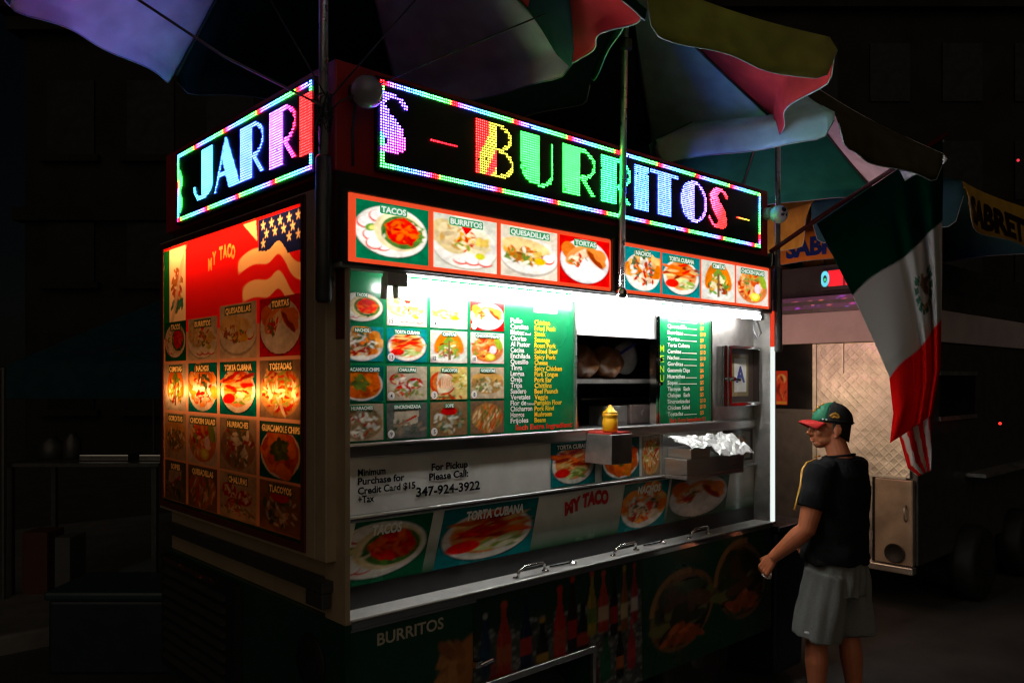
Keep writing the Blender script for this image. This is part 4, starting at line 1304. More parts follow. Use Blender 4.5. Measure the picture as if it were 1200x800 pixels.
def umbrella(label, base, top, apex, hem, cols, val=.14, pole_r=.016, sag=.07, group='umbrellas over the carts', vals=None, texts=None):
    t = thing('umbrella', label, 'umbrella', base, group)
    MB().tube([base, top, apex], pole_r, 14).build('pole', M['pole'], t, True)
    MB().lathe([(.02, -.03), (.035, -.02), (.035, .02), (.02, .03)], (top[0], top[1], top[2] + .02), 16).build('collar', M['steel_dark'], t, True)
    n = len(hem)
    P = Vector(apex)
    rng = random.Random(int(base[0] * 100))
    for i in range(n):
        A, B = Vector(hem[i]), Vector(hem[(i + 1) % n])
        ax = (A + B) / 2 - P; inward = Vector((-ax.x, -ax.y, 0)).normalized()
        ph = rng.uniform(0, 6)
        m = MB()

        def surf(s, q):
            if q <= .8:
                r_ = q / .8
                h_ = A.lerp(B, s)
                p = P.lerp(h_, r_)
                k = 4 * s * (1 - s) * r_
                p = p + inward * sag * k * r_ + Vector((0, 0, -.04 * math.sin(math.pi * r_) + .02 * k))
                return p
            e = (q - .8) / .2
            L_ = (vals[i] if vals else val)
            cr = min(1, min(s, 1 - s) / .10)
            L_ = L_ * (.35 + .65 * math.sqrt(max(0, 1 - (1 - cr) ** 2))) if min(s, 1 - s) < .10 else L_
            p = A.lerp(B, s) + inward * sag * 4 * s * (1 - s) + Vector((0, 0, .02 * 4 * s * (1 - s)))
            return p + Vector((0, 0, -L_ * e)) - inward * (.02 + .022 * math.sin(s * 11 + ph)) * e
        m.grid(surf, 22, 20)
        o = m.build('canopy_panel', FAB[cols[i]], t, True)
        o.modifiers.new('thick', 'SOLIDIFY').thickness = .0025
        e_ = [surf(k / 22, 1.0) for k in range(23)]
        MB().tube(e_, .0026, 6).build('piping', M['piping'], o, True)
        MB().tube([P + Vector((0, 0, -.05)), P.lerp(A, .5) + Vector((0, 0, -.05)), A + Vector((0, 0, -.015))], .006, 6).build('rib', M['steel_dark'], t, True)
        if texts and i in texts:
            st, h_, col_, tz = texts[i]
            dirv = (B - A); Ln = dirv.length; dirv = dirv.normalized()
            pr = Print(tuple(A + Vector((0, 0, -L_val(vals, val, i) + .0))), tuple(dirv), (0, 0, 1), tuple(-inward))
            pr.text(st, Ln / 2, tz, h_, col_, .065, align='c', off=.05, w=Ln * .8)
            v = []
            for chunk in pr.v:
                for pp in chunk:
                    s = (Vector(pp) - A).dot(dirv) / Ln
                    q = .8 + .2 * (1 - ((pp[2] - (A.z - L_val(vals, val, i))) / L_val(vals, val, i)))
                    w_ = surf(min(1, max(0, s)), min(1, max(.8, q))) - inward * .006
                    v.append(tuple(w_))
            pr.v = [np.array(v)]
            pr.build('lettering', M['print'], o)
    return t


def L_val(vals, val, i): return vals[i] if vals else val


def pol(c, ang, r, z): return (c[0] + r * math.cos(R(ang)), c[1] + r * math.sin(R(ang)), z)


cA = (1.36, 2.43)
A_hem = [at_depth(670, 62, 3.22), pol(cA, 42, 1.10, 3.15), at_depth(207, 84, 3.498), at_depth(12, -14, 2.70),
         pol(cA, 185, 1.1, 3.15), pol(cA, 230, 1.1, 3.15), pol(cA, 275, 1.1, 3.15), at_depth(745, 2, 2.75)]
umbrella('umbrella with lavender, dark green and white panels at the near corner', (1.362, 2.428, 2.12), (1.362, 2.43, 3.45), (1.362, 2.43, 3.92), A_hem,
         ['white', 'dark', 'white', 'dark', 'red', 'white', 'dark', 'red'], sag=.03, vals=[.10, .09, .07, .09, .1, .1, .1, .06])
cB = (2.93, 2.385)
B_hem = [at_depth(907, 138, 4.07), pol(cB, 30, .95, 3.15), pol(cB, 80, .95, 3.15), pol(cB, 128, .9, 3.13), pol(cB, 180, .25, 3.2),
         at_depth(752, -30, 2.72), at_depth(972, 44, 3.18)]
umbrella('umbrella with olive yellow, red and white panels on the middle pole', (2.872, 2.374, 2.24), (2.905, 2.38, 3.38), (2.93, 2.385, 3.78), B_hem,
         ['pale', 'dark', 'dark', 'dark', 'dark', 'olive', 'red'], vals=[.06, .12, .12, .12, .04, .19, .16])
cC = (4.345, 2.40)
C_hem = [pol(cC, 45, 1.0, 3.1), pol(cC, 95, 1.0, 3.1), pol(cC, 140, 1.0, 3.1), at_depth(768, 164, 4.135), at_depth(978, 131, 3.74), at_depth(1105, 180, 4.415), at_depth(1024, 221, 5.25)]
umbrella('umbrella with pale and dark brown panels on the far corner', (4.345, 2.40, 2.02), (4.345, 2.40, 3.3), (4.345, 2.40, 3.72), C_hem,
         ['green', 'dark', 'green', 'pale', 'brown', 'white', 'green'], vals=[.07, .08, .08, .13, .17, .08, .06])
cD = (6.45, 2.85)
D_hem = [at_depth(1128, 212, 5.26), at_depth(1225, 250, 6.1), (7.6, 2.9, 3.15), (7.1, 3.7, 3.15), (6.1, 3.8, 3.15), (5.55, 2.8, 3.12)]
umbrella('yellow umbrella with dark lettering over the far cart', (6.45, 2.85, 2.75), (6.45, 2.85, 3.5), (6.45, 2.85, 3.75), D_hem,
         ['yellow', 'teal', 'yellow', 'teal', 'yellow', 'teal'], val=.30, texts={0: ('SABRETT', .17, L(40, 26, 12), .06)})
E_hem = [(6.36, 3.56, 3.06), (6.36, 2.62, 3.06), (7.2, 2.5, 3.06), (8.0, 3.1, 3.06), (8.0, 4.2, 3.06), (7.0, 4.4, 3.06)]
umbrella('orange umbrella with blue lettering behind the Mexican flag', (7.2, 3.5, 2.75), (7.2, 3.5, 3.4), (7.2, 3.5, 3.7), E_hem,
         ['orange', 'dark', 'orange', 'dark', 'orange', 'dark'], val=.24, texts={0: ('SABRETT', .15, L(30, 50, 140), .05)})

# loose green flap on the near umbrella
fl = MB()
c0 = [at_depth(606, -6, 3.12), at_depth(634, 34, 3.13), at_depth(652, 64, 3.14), at_depth(668, 79, 3.12)]
c1 = [at_depth(666, -6, 2.86), at_depth(670, 26, 2.90), at_depth(672, 58, 2.98), at_depth(669, 80, 3.11)]


def flap(s, t):
    k = t * 3; i = min(2, int(k)); f_ = k - i
    return c0[i].lerp(c0[i + 1], f_).lerp(c1[i].lerp(c1[i + 1], f_), s) + Vector((0, 0, 0)) - CAM_F * .03 * math.sin(s * 3.1)


um = [o for o in bpy.data.objects if o.name == 'umbrella'][0]
o = fl.grid(flap, 8, 12).build('loose_flap', FAB['dark'], um, True); o.modifiers.new('t', 'SOLIDIFY').thickness = .003


# cords from the umbrella poles
def cord(name, pts, r_, m_, label):
    o = MB().tube(pts, r_, 6).build(name, m_, None, True); return tag(o, label, 'cord', 'cords stayed to the umbrella poles')


kA = Vector((1.362, 2.428, 2.74))
cord('guy_cord', [at_depth(150, -8, 2.5), at_depth(262, 66, 2.62), kA + Vector((-.01, -.018, .02))], .0045, M['wire'], 'pale cord slanting from upper left to the near pole across the JARRI sign')
cord('guy_cord', [at_depth(640, 16, 2.95), at_depth(520, 66, 2.9), at_depth(398, 119, 2.66), kA + Vector((.017, -.01, .01))], .003, M['rope'], 'thin dark cord from the near pole across the pale canopy')
cord('guy_cord', [at_depth(312, -8, 2.66), kA + Vector((-.004, -.018, .06))], .003, M['rope'], 'thin dark cord nearly upright just left of the near pole')
cord('guy_cord', [at_depth(492, -6, 2.8), kA + Vector((.012, -.014, .05))], .003, M['rope'], 'thin dark cord rising from the near pole towards the top edge')
rng = random.Random(3)
pts = []
for k in range(60):
    w = k * .9; rr = .019 + .012 * rng.random()
    pts.append(kA + Vector((rr * math.cos(w), rr * math.sin(w), -.06 + .13 * rng.random())))
o = MB().tube(pts, .003, 5).tube([kA + Vector((-.02, -.02, 0)), kA + Vector((-.05, -.03, -.06)), kA + Vector((-.03, -.03, -.13)), kA + Vector((-.015, -.02, -.02))], .003, 5).build('wire_tangle', M['rope'], None, True)
tag(o, 'knotted tangle of black wire round the near pole', 'wire')

# ------------------------------------------------------------------ flags
fp = thing('flag_pole', 'Mexican flag on a slanting dark red stick at the far corner of the cart', 'flag', tuple(at_depth(905, 293, 4.66)))
MB().tube([at_depth(903, 295, 4.66), at_depth(975, 245, 4.72), at_depth(1108, 158, 4.80)], .014, 10).build('stick', mat('red_stick', lin(90, 24, 22), .4), fp, True)


def curve(pts, t):
    k = t * (len(pts) - 1); i = min(len(pts) - 2, int(k)); f_ = k - i
    return pts[i][0] + (pts[i + 1][0] - pts[i][0]) * f_, pts[i][1] + (pts[i + 1][1] - pts[i][1]) * f_


Lc = [(957, 262), (978, 304), (999, 346), (1021, 393), (1042, 441), (1047, 484), (1043, 519)]
Rc = [(1104, 163), (1105, 212), (1104, 262), (1104, 318), (1103, 375), (1102, 430), (1092, 486)]
nu_, nv_ = 90, 170
fv = []; fc = []
for j in range(nv_ + 1):
    t = j / nv_
    lx, ly = curve(Lc, t); rx, ry = curve(Rc, t)
    for i in range(nu_ + 1):
        s = i / nu_
        x = lx + (rx - lx) * s; y = ly + (ry - ly) * s
        fold = .095 * math.sin(s * 27 - t * 1.8) * max(0, (s - .5) * 2) * min(1, t * 2.2) + .05 * math.sin(s * 7 + t * 4) * t * (1 - s)
        if t > .62 and s < .45: fold += .05 * math.sin((t - .62) * 9) * (1 - s * 2)
        fv.append(tuple(at_depth(x, y, 4.75 + .06 * s + fold)))
        tt = t + .010 * math.sin(s * 8)
        G_, W_, R_ = (np.array(q_) for q_ in (L(0, 50, 34), L(190, 190, 186), L(222, 22, 20)))
        k1, k2 = np.clip((tt - .331) / .006, 0, 1), np.clip((tt - .671) / .006, 0, 1)
        c = (G_ * (1 - k1) + W_ * k1) * (1 - k2) + R_ * k2
        du, dv = (s - .75) / .125, (t - .50) / .095
        q = math.hypot(du, dv); an = math.atan2(dv, du)
        if .60 < q < .98 and dv > -.45 - .25 * abs(du) and math.sin(an * 14) > -.75: c = np.array(L(60, 106, 84))
        bx_, by_ = du * .8 + dv * .6, -du * .6 + dv * .8
        if (bx_ / .50) ** 2 + (by_ / .20) ** 2 < 1 or ((du + .15) / .16) ** 2 + ((dv + .42) / .16) ** 2 < 1 or ((du - .22) / .34) ** 2 + ((dv + .22) / .13) ** 2 < 1: c = np.array(L(120, 98, 74))
        if abs(du) < .35 and .60 < dv < .78: c = np.array(L(150, 130, 90))
        fc.append(c)
mb = MB(); mb.v = fv
mb.f = [(j * (nu_ + 1) + i, j * (nu_ + 1) + i + 1, (j + 1) * (nu_ + 1) + i + 1, (j + 1) * (nu_ + 1) + i) for j in range(nv_) for i in range(nu_)]
M['flag'] = translucent_mat('flag_cloth', attr=True, fac=.35)
o = mb.build('flag_cloth', M['flag'], fp, True, cols=np.array(fc), fix=False)
o.modifiers.new('t', 'SOLIDIFY').thickness = .002
# striped flag hanging behind it
sp = thing('striped_flag', 'folded red and white striped flag hanging below the Mexican flag', 'flag', tuple(at_depth(1085, 500, 4.95)))
fv = []; fc = []
Lc = [(1075, 185), (1078, 330), (1066, 440), (1052, 505), (1064, 548), (1076, 558)]
Rc = [(1098, 170), (1099, 330), (1098, 440), (1090, 490), (1092, 530), (1091, 551)]
for j in range(51):
    t = j / 50; lx, ly = curve(Lc, t); rx, ry = curve(Rc, t)
    for i in range(31):
        s = i / 30
        fv.append(tuple(at_depth(lx + (rx - lx) * s, ly + (ry - ly) * s, 4.93 + .03 * math.sin(s * 8 + t * 3))))
        k = (s * 2.9 - t * 1.2) % 1.0
        fc.append(L(206, 26, 26) if k < .52 else L(205, 200, 196))
mb = MB(); mb.v = fv; mb.f = [(j * 31 + i, j * 31 + i + 1, (j + 1) * 31 + i + 1, (j + 1) * 31 + i) for j in range(50) for i in range(30)]
o = mb.build('flag_cloth', M['flag'], sp, True, cols=np.array(fc), fix=False); o.modifiers.new('t', 'SOLIDIFY').thickness = .002
MB().tube([at_depth(1074, 186, 4.93), at_depth(1106, 165, 4.93)], .008, 8).build('stick', M['pole'], sp, True)

# ------------------------------------------------------------------ the next cart along the kerb
c2 = thing('food_cart', 'dark steel food cart with dented diamond plate end beyond the standing man', 'food cart', (7.6, 3.1, 0))
UX, V2 = 6.31, 2.35
M['plate'] = diamond_plate('diamond_plate')
M['plate_smooth'] = mat('scuffed_steel', (.36, .29, .22), .5, .5, var=.3, scale=5, bump=.25, bscale=6)
pz = lambda x, y: on_side(x, y, UX)
vA = pz(955, 480)[0]; zT = pz(960, 403)[1]; zM = pz(1065, 560)[1]
MB().box(UX, UX + .03, V2 + .05, vA, zM, zT).build('end_plate', M['plate'], c2)
MB().box(UX - .006, UX - .001, pz(1062, 562)[0], vA + .02, zM - .012, zM + .006).build('plate_seam', M['steel_dull'], c2)
MB().box(UX - .012, UX - .001, vA - .015, vA + .015, zM, zT).build('corner_strip', M['steel_dull'], c2)
MB().box(UX - .01, UX - .001, pz(988, 430)[0] - .006, pz(988, 430)[0] + .006, pz(988, 437)[1], zT).build('corner_strip', M['steel_dull'], c2)
# window at the left of the end
wn_ = MB().box(UX + .02, UX + .03, vA, 3.95, pz(930, 479)[1], zT).build('end_window', M['glass_dark'], c2)
MB().box(UX - .01, UX + .019, vA + .016, 3.95, pz(930, 479)[1] - .03, pz(930, 479)[1]).build('window_ledge', M['steel_dark'], wn_)
pa, pb = pz(908, 450)[0], pz(922, 450)[0]
p = Print((UX + .012, pa, pz(915, 474)[1]), (0, -1, 0), (0, 0, 1), (-1, 0, 0))
p.grid(0, 0, pa - pb, .29, Art(24, 40, L(206, 60, 30), 2).ell(.5, .75, .36, .14, L(226, 190, 110)).scatter(30, .5, .5, .35, .3, [L(216, 80, 40), L(150, 40, 20), L(226, 130, 60)], .1).rect(.1, .04, .9, .1, L(216, 170, 60)).im)
p.build('poster', M['print'], c2)
MB().box(UX + .002, UX + .03, vA + .001, 3.95, .40, pz(930, 479)[1] - .031).build('end_lower_panel', M['steel_dark'], c2)
# lower box with the round vent
zb2 = pz(1050, 668)[1]
MB().box(UX + .002, UX + .03, pz(1022, 600)[0], vA - .001, .40, zM - .002).build('end_lower_panel', M['steel_dull'], c2)
MB().box(UX - .02, UX + .03, V2 + .02, pz(1026, 600)[0], zb2 + .05, zM - .014).build('hatch', M['plate_smooth'], c2, bevel=.01)
vy, vz_ = pz(1050, 647)
MB().lathe([(.065, .002), (.072, -.008), (.075, -.014), (.066, -.016), (.06, -.006), (.01, -.004)], (UX - .021, vy, vz_), 26, 'x').build('round_vent', M['black'], c2, True)
MB().box(UX - .05, UX + .03, V2 + .01, 3.9, zb2 - .01, zb2 + .045).build('bumper', M['steel_dull'], c2, bevel=.008)
for zz in (.62, .98):
    MB().tube([(UX - .026, pz(1024, 600)[0] + .004, zz - .03), (UX - .026, pz(1024, 600)[0] + .004, zz + .03)], .008, 8).build('hinge', M['steel_dull'], c2)
MB().tube([(UX - .022, V2 + .07, .76), (UX - .05, V2 + .07, .78), (UX - .05, V2 + .07, .86), (UX - .022, V2 + .07, .88)], .007, 8).build('hatch_handle', M['steel_dull'], c2, True)
# header of that cart
zH0, zH1 = pz(950, 402)[1], pz(950, 367)[1]
MB().box(UX - .04, 9.4, V2 - .02, 3.95, zT + .004, zH1).build('header_box', mat('mauve_white_paint', (.50, .42, .44), .5, var=.14, scale=4), c2, bevel=.006)
MB().box(UX - .03, 9.4, V2 - .02, 3.95, zH1 + .002, zH1 + .13).build('upper_band', M['steel_dark'], c2)
for q, yy_ in enumerate((351, 360)):
    z_ = pz(950, yy_)[1]
    n = 120
    a = Art(n, 4, L(70, 40, 60), q + 2)
    a.scatter(150, .5, .5, .5, .4, [L(200, 70, 160), L(150, 60, 190), L(226, 120, 90), L(120, 90, 200), L(60, 30, 50)], .012)
    p = Print((UX - .034, 3.9, z_ - .018), (0, -1, 0), (0, 0, 1), (-1, 0, 0)); p.grid(0, 0, 1.55, .036, a.im)
    p.build('light_string', mat('string_lights', (0, 0, 0), .4, attr=True, emit=.75), c2)
MB().box(UX + .1, 9.3, V2 + .05, 3.9, zH1 + .134, zH1 + .40).build('roof_sign', M['void'], c2)
pa = pz(959, 326)
p = Print((UX + .05, pa[0] - .0, pa[1] - .07), (0, -1, 0), (0, 0, 1), (-1, 0, 0))
a = Art(60, 30, L(216, 24, 36), 3); a.rect(0, 0, .24, 1, L(16, 16, 26)); a.ring(.13, .5, .1, .36, .07, L(90, 206, 226)); a.ell(.13, .45, .04, .1, L(60, 190, 120)); a.rect(.7, 0, .78, 1, L(90, 10, 24))
p.grid(0, 0, .26, .13, a.im); p.build('lit_sign', mat('lit_sign', (0, 0, 0), .4, attr=True, emit=1.1), c2)
MB().box(UX + .056, UX + .099, pa[0] - .27, pa[0] + .01, pa[1] - .10, pa[1] + .07).build('sign_backing', M['frame'], c2)
# long dark side
MB().box(UX + .031, 9.4, V2, 3.94, .42, zT).build('body', M['steel_dark'], c2, bevel=.01)
wu0, wz0 = on_front(1101, 488, V2); wu1, wz1 = on_front(1141, 440, V2)
wf2 = MB().box(wu0, wu1, V2 - .012, V2 - .002, wz0, wz1).build('side_window', M['glass_dark'], c2)
MB().box(wu0 - .03, wu1 + .03, V2 - .02, V2 - .002, wz1 + .001, wz1 + .035).box(wu0 - .03, wu1 + .03, V2 - .02, V2 - .002, wz0 - .035, wz0 - .001).build('window_frame', M['steel_dull'], wf2)
MB().box(7.35, 9.3, V2 - .16, V2 - .002, 1.02, 1.05).build('counter', M['steel_dull'], c2)
for wx in (7.35, 8.6):
    w = MB().lathe([(.2, -.1), (.29, -.1), (.31, -.07), (.31, .07), (.29, .1), (.2, .1)], (wx, V2 - .05, .312), 28, 'y').build('wheel', M['black'], c2, True)
    MB().lathe([(.02, -.10), (.19, -.05), (.2, -.09), (.2, .05), (.02, .05)], (wx, V2 - .05, .312), 24, 'y').build('rim', M['frame'], w, True)
MB().ell(tuple(at_depth(1172, 496, 6.55)), (.012, .012, .012)).build('lens', emit_mat('red_lamp', (1, .04, .03), 1.5), c2, True)

# dark bin between the carts
bn = thing('wheeled_bin', 'dark navy upright bin between the cart and the man', 'bin', (4.55, 2.62, 0))
M['navy'] = mat('navy_plastic', (.012, .020, .035), .4)
MB().prism([(4.40, 2.44, .06), (4.72, 2.44, .06), (4.74, 2.42, .92), (4.38, 2.42, .92)], (0, .4, 0)).build('bin_body', M['navy'], bn, bevel=.02)
MB().box(4.365, 4.755, 2.40, 2.84, .925, .96).build('lid', M['navy'], bn, bevel=.012)
for x in (4.44, 4.68):
    MB().lathe([(.02, -.02), (.06, -.02), (.06, .02), (.02, .02)], (x, 2.80, .06), 16, 'y').build('wheel', M['black'], bn, True)

# ------------------------------------------------------------------ the customer
M['skin'] = mat('skin', lin(192, 112, 76), .45, var=.08, scale=30, sub=.12, bump=.05, bscale=150)
M['shirt'] = mat('black_jersey', (.006, .006, .007), .9, var=.25, scale=40, bump=.25, bscale=220, spec=.25)
M['shorts'] = mat('grey_marl', lin(124, 125, 123), .9, var=.16, scale=120, bump=.25, bscale=260, spec=.2)
PB = Vector((4.105, 1.935, 0))


def W(x, y, z): return PB + Vector((x, y, z))


def remesh(mb, name, m_, parent, voxel=.006, it=4, fac=.5, disp=None):
    me = bpy.data.meshes.new('tmp')
    me.from_pydata([tuple(p) for p in mb.v], [], mb.f)
    bm = bmesh.new(); bm.from_mesh(me); bmesh.ops.recalc_face_normals(bm, faces=bm.faces); bm.to_mesh(me); bm.free()
    o = bpy.data.objects.new('tmp', me); COL.objects.link(o)
    r_ = o.modifiers.new('r', 'REMESH'); r_.mode = 'VOXEL'; r_.voxel_size = voxel
    s = o.modifiers.new('s', 'SMOOTH'); s.iterations = it; s.factor = fac
    dg = bpy.context.evaluated_depsgraph_get()
    out = bpy.data.meshes.new_from_object(o.evaluated_get(dg))
    bpy.data.objects.remove(o)
    n = len(out.vertices)
    co = np.empty(n * 3); out.vertices.foreach_get('co', co); co = co.reshape(-1, 3)
    if disp is not None:
        no = np.array([tuple(v.normal) for v in out.vertices])
        co = co + no * disp(co)[:, None]
    c = (co.min(0) + co.max(0)) / 2
    out.vertices.foreach_set('co', (co - c).ravel())
    out.polygons.foreach_set('use_smooth', [True] * len(out.polygons))
    out.materials.clear(); out.materials.append(m_)
    o = bpy.data.objects.new(name, out); COL.objects.link(o)
    place(o, Vector(c), parent)
    return o


yaw = R(45)                                        # head turned to the figure's left
HM = Matrix.Translation(W(-.004, .032, 1.588)) @ Matrix.Rotation(yaw, 4, 'Z')
H3 = HM.to_3x3()


def hp(x, y, z): return HM @ Vector((x, y, z))


def he(mb, c, r_, rot=None):
    mb.ell(hp(*c), r_, (H3 @ rot) if rot is not None else H3, 24, 16)


body = MB()
he(body, (0, -.012, .035), (.076, .096, .088))             # skull
he(body, (0, .028, -.03), (.062, .066, .080))              # face
he(body, (0, .052, -.088), (.036, .034, .026))             # chin
he(body, (.036, .02, -.066), (.026, .05, .03)); he(body, (-.036, .02, -.066), (.026, .05, .03))     # jaw
he(body, (.034, .066, -.03), (.024, .022, .022)); he(body, (-.034, .066, -.03), (.024, .022, .022)) # cheeks
he(body, (0, .078, .012), (.050, .018, .016))              # brow
body.tube([hp(0, .086, .004), hp(0, .100, -.016), hp(0, .112, -.034), hp(0, .098, -.046)], [.009, .010, .0135, .011], 10)   # nose
he(body, (.011, .095, -.040), (.009, .010, .008)); he(body, (-.011, .095, -.040), (.009, .010, .008))
he(body, (0, .088, -.063), (.022, .013, .007)); he(body, (0, .086, -.074), (.020, .012, .0075))     # lips
for sx in (-1, 1):
    he(body, (.077 * sx, -.012, -.018), (.008, .018, .031), Matrix.Rotation(R(12 * sx), 3, 'Z'))
    body.tube([hp(.079 * sx, -.026, -.035), hp(.085 * sx, -.030, -.01), hp(.084 * sx, -.022, .010), hp(.079 * sx, -.004, .010)], .006, 8)
    he(body, (.077 * sx, -.008, -.048), (.007, .010, .010))
# neck, trunk
body.tube([W(0, -.030, 1.36), W(0, -.022, 1.43), W(-.004, .002, 1.50), W(-.005, .02, 1.56)], [(.082, .070), (.060, .058), (.055, .055), (.052, .056)], 18)
body.tube([W(0, 0, .90), W(0, .0, 1.0), W(0, -.005, 1.2), W(0, -.015, 1.34), W(0, -.02, 1.40)], [(.120, .085), (.140, .10), (.165, .11), (.17, .10), (.09, .07)], 20)
# left arm: shoulder to wrist, reaching forward and down
LS, LE, LWr = W(-.195, -.01, 1.345), W(-.250, .035, 1.075), W(-.285, .205, .905)
body.tube([LS, LS.lerp(LE, .3), LS.lerp(LE, .7), LE, LE.lerp(LWr, .25), LE.lerp(LWr, .6), LWr], [.062, .059, .052, .047, .049, .040, .029], 16)
RS, RE, RW = W(.195, -.01, 1.345), W(.245, .03, 1.075), W(.20, .20, .93)
body.tube([RS, RS.lerp(RE, .5), RE, RE.lerp(RW, .3), RW], [.060, .051, .044, .044, .028], 16)


def hand(mb, wrist, fore, palm_n, side):
    """wrist point, direction of the hand, palm normal, direction of the thumb side"""
    f_ = fore.normalized(); s_ = side.normalized(); n_ = palm_n.normalized()
    pts = [wrist - f_ * .02, wrist + f_ * .02, wrist + f_ * .055, wrist + f_ * .085]
    for k in (-.028, -.010, .010, .028):
        mb.tube([wrist - f_ * .01 + s_ * k * .55, wrist + f_ * .04 + s_ * k * .85, wrist + f_ * .088 + s_ * k], [.014, .0145, .0115], 10)
    ln = {-.028: .052, -.010: .066, .010: .070, .028: .062}
    for k, l_ in ln.items():
        b0 = wrist + f_ * .086 + s_ * k
        d1 = (f_ * .72 + n_ * .69).normalized(); d2 = (f_ * .05 + n_).normalized(); d3 = (f_ * -.75 + n_ * .66).normalized()
        p1 = b0 + d1 * l_ * .46; p2 = p1 + d2 * l_ * .32; p3 = p2 + d3 * l_ * .26
        mb.tube([b0 - f_ * .01, b0, p1, p2, p3], [.0105, .0105, .0094, .0086, .0072], 10)
    t0 = wrist + f_ * .018 + s_ * .026
    mb.tube([t0, t0 + f_ * .035 + s_ * .022 + n_ * .012, t0 + f_ * .060 + s_ * .020 + n_ * .034, t0 + f_ * .072 + s_ * .006 + n_ * .052], [.014, .0125, .0105, .0085], 10)


fdir = (LWr - LE).normalized()
lh = fdir * .92 + Vector((0, 0, -.35))
pn = Vector((.75, .1, -.45)); pn = (pn - lh.normalized() * pn.dot(lh.normalized()))
sd = lh.cross(pn); sd = sd if sd.z > 0 else -sd
hand(body, LWr, lh, pn, sd)
rh = (RW - RE).normalized(); pn2 = Vector((-.8, 0, -.3)); pn2 = pn2 - rh * pn2.dot(rh); sd2 = rh.cross(pn2); sd2 = sd2 if sd2.z > 0 else -sd2
hand(body, RW, rh, pn2, sd2)
# legs
for sx, fy in ((-1, .05), (1, -.06)):
    hip, kn, an = W(.095 * sx, 0, .88), W(.105 * sx, fy * .7 + .02, .49), W(.11 * sx, fy, .09)
    hip = W(.085 * sx, .01, .85)
    body.tube([hip, hip.lerp(kn, .4), kn, kn.lerp(an, .10), kn.lerp(an, .32), kn.lerp(an, .7), an, an + Vector((0, 0, -.05))],
              [.074, .074, .054, .053, .058, .042, .036, .038], 16)
man = remesh(body, 'person', M['skin'], None, .0036, 3, .5)
tag(man, 'man in a tricolour cap, black tee and grey shorts standing at the counter', 'person')
for sx in (-1, 1):
    MB().ell(hp(.030 * sx, .0795, -.004), (.0105, .0085, .0075), H3).build('eye', mat('eye', (.02, .015, .012), .15), man, True)
    MB().tube([hp(.016 * sx, .095, .016), hp(.032 * sx, .092, .021), hp(.048 * sx, .080, .016)], [.0035, .004, .003], 6).build('eyebrow', M['black'], man, True)

# shirt
sh = MB()
sh.tube([W(0, .0, .885), W(0, .0, .905), W(0, .002, 1.00), W(0, -.004, 1.12), W(0, -.012, 1.26), W(0, -.018, 1.35), W(0, -.024, 1.405), W(0, -.026, 1.432)],
        [(.212, .160), (.213, .162), (.204, .152), (.204, .150), (.216, .150), (.208, .130), (.135, .095), (.082, .078)], 28)
for S_, E_ in ((LS, LE), (RS, RE)):
    c_ = Vector((0 if False else (-.10 if S_ is LS else .10), -.015, 1.375)) + PB
    sh.tube([c_, S_ + Vector((0, 0, .018)), S_.lerp(E_, .32), S_.lerp(E_, .60)], [.062, .078, .079, .077], 18)


def wrinkle(co):
    p = co - np.array(PB)
    z_ = p[:, 2]; a_ = np.arctan2(p[:, 1], p[:, 0])
    w = .0045 * np.sin(a_ * 7 + z_ * 26 + 1.5 * np.sin(z_ * 17)) * np.clip((1.30 - z_) * 3, 0, 1)
    w += .0040 * np.sin(z_ * 55 + a_ * 3 + 2 * np.sin(a_ * 4)) * np.clip((1.12 - z_) * 5, 0, 1)
    w += .003 * np.sin(p[:, 0] * 60 + z_ * 40) * (np.abs(p[:, 0]) > .17)
    return w


remesh(sh, 'shirt', M['shirt'], man, .0065, 5, .5, wrinkle)
shirt = bpy.data.objects['shirt']
MB().tube([W(.085 * math.cos(R(k)), -.016 + .078 * math.sin(R(k)), 1.436 - .012 * math.sin(R(k))) for k in range(0, 361, 15)], .006, 8).build('collar', M['shirt'], shirt, True)
# gold trim down the shoulder
M['gold'] = mat('gold_trim', lin(206, 150, 50), .5, var=.2, scale=60)
tr = MB().tube([W(-.088, .06, 1.420), W(-.15, .085, 1.405), W(-.20, .085, 1.37), W(-.245, .070, 1.30), W(-.268, .078, 1.22), W(-.282, .085, 1.17)], [(.0065, .003)] * 6, 8)
tr.build('shoulder_trim', M['gold'], shirt, True)
MB().tube([W(-.07, .055, 1.435), W(-.10, .066, 1.432)], [(.009, .004)] * 2, 8).build('collar_trim', M['gold'], shirt, True)

# shorts
so = MB()
so.tube([W(0, 0, .955), W(0, 0, .90), W(0, .0, .80), W(0, .0, .72)], [(.158, .118), (.182, .138), (.190, .146), (.182, .142)], 26)
for sx, fy in ((-1, .05), (1, -.06)):
    hip, kn = W(.098 * sx, 0, .84), W(.118 * sx, fy * .8 + .01, .492)
    so.tube([hip, hip.lerp(kn, .35), hip.lerp(kn, .7), kn], [(.098, .118), (.102, .122), (.105, .122), (.107, .120)], 22)


def wr2(co):
    p = co - np.array(PB); z_ = p[:, 2]; a_ = np.arctan2(p[:, 1], p[:, 0])
    return (.0060 * np.sin(a_ * 9 + 2.0 * np.sin(z_ * 9)) + .004 * np.sin(a_ * 17 - z_ * 14)) * np.clip((.95 - z_) * 6, .25, 1)


shorts = remesh(so, 'shorts', M['shorts'], man, .0065, 5, .5, wr2)
p_ = W(-.213, .05, .535)
MB().ell(p_, (.006, .016, .007)).build('hem_mark', M['white'], shorts, True)
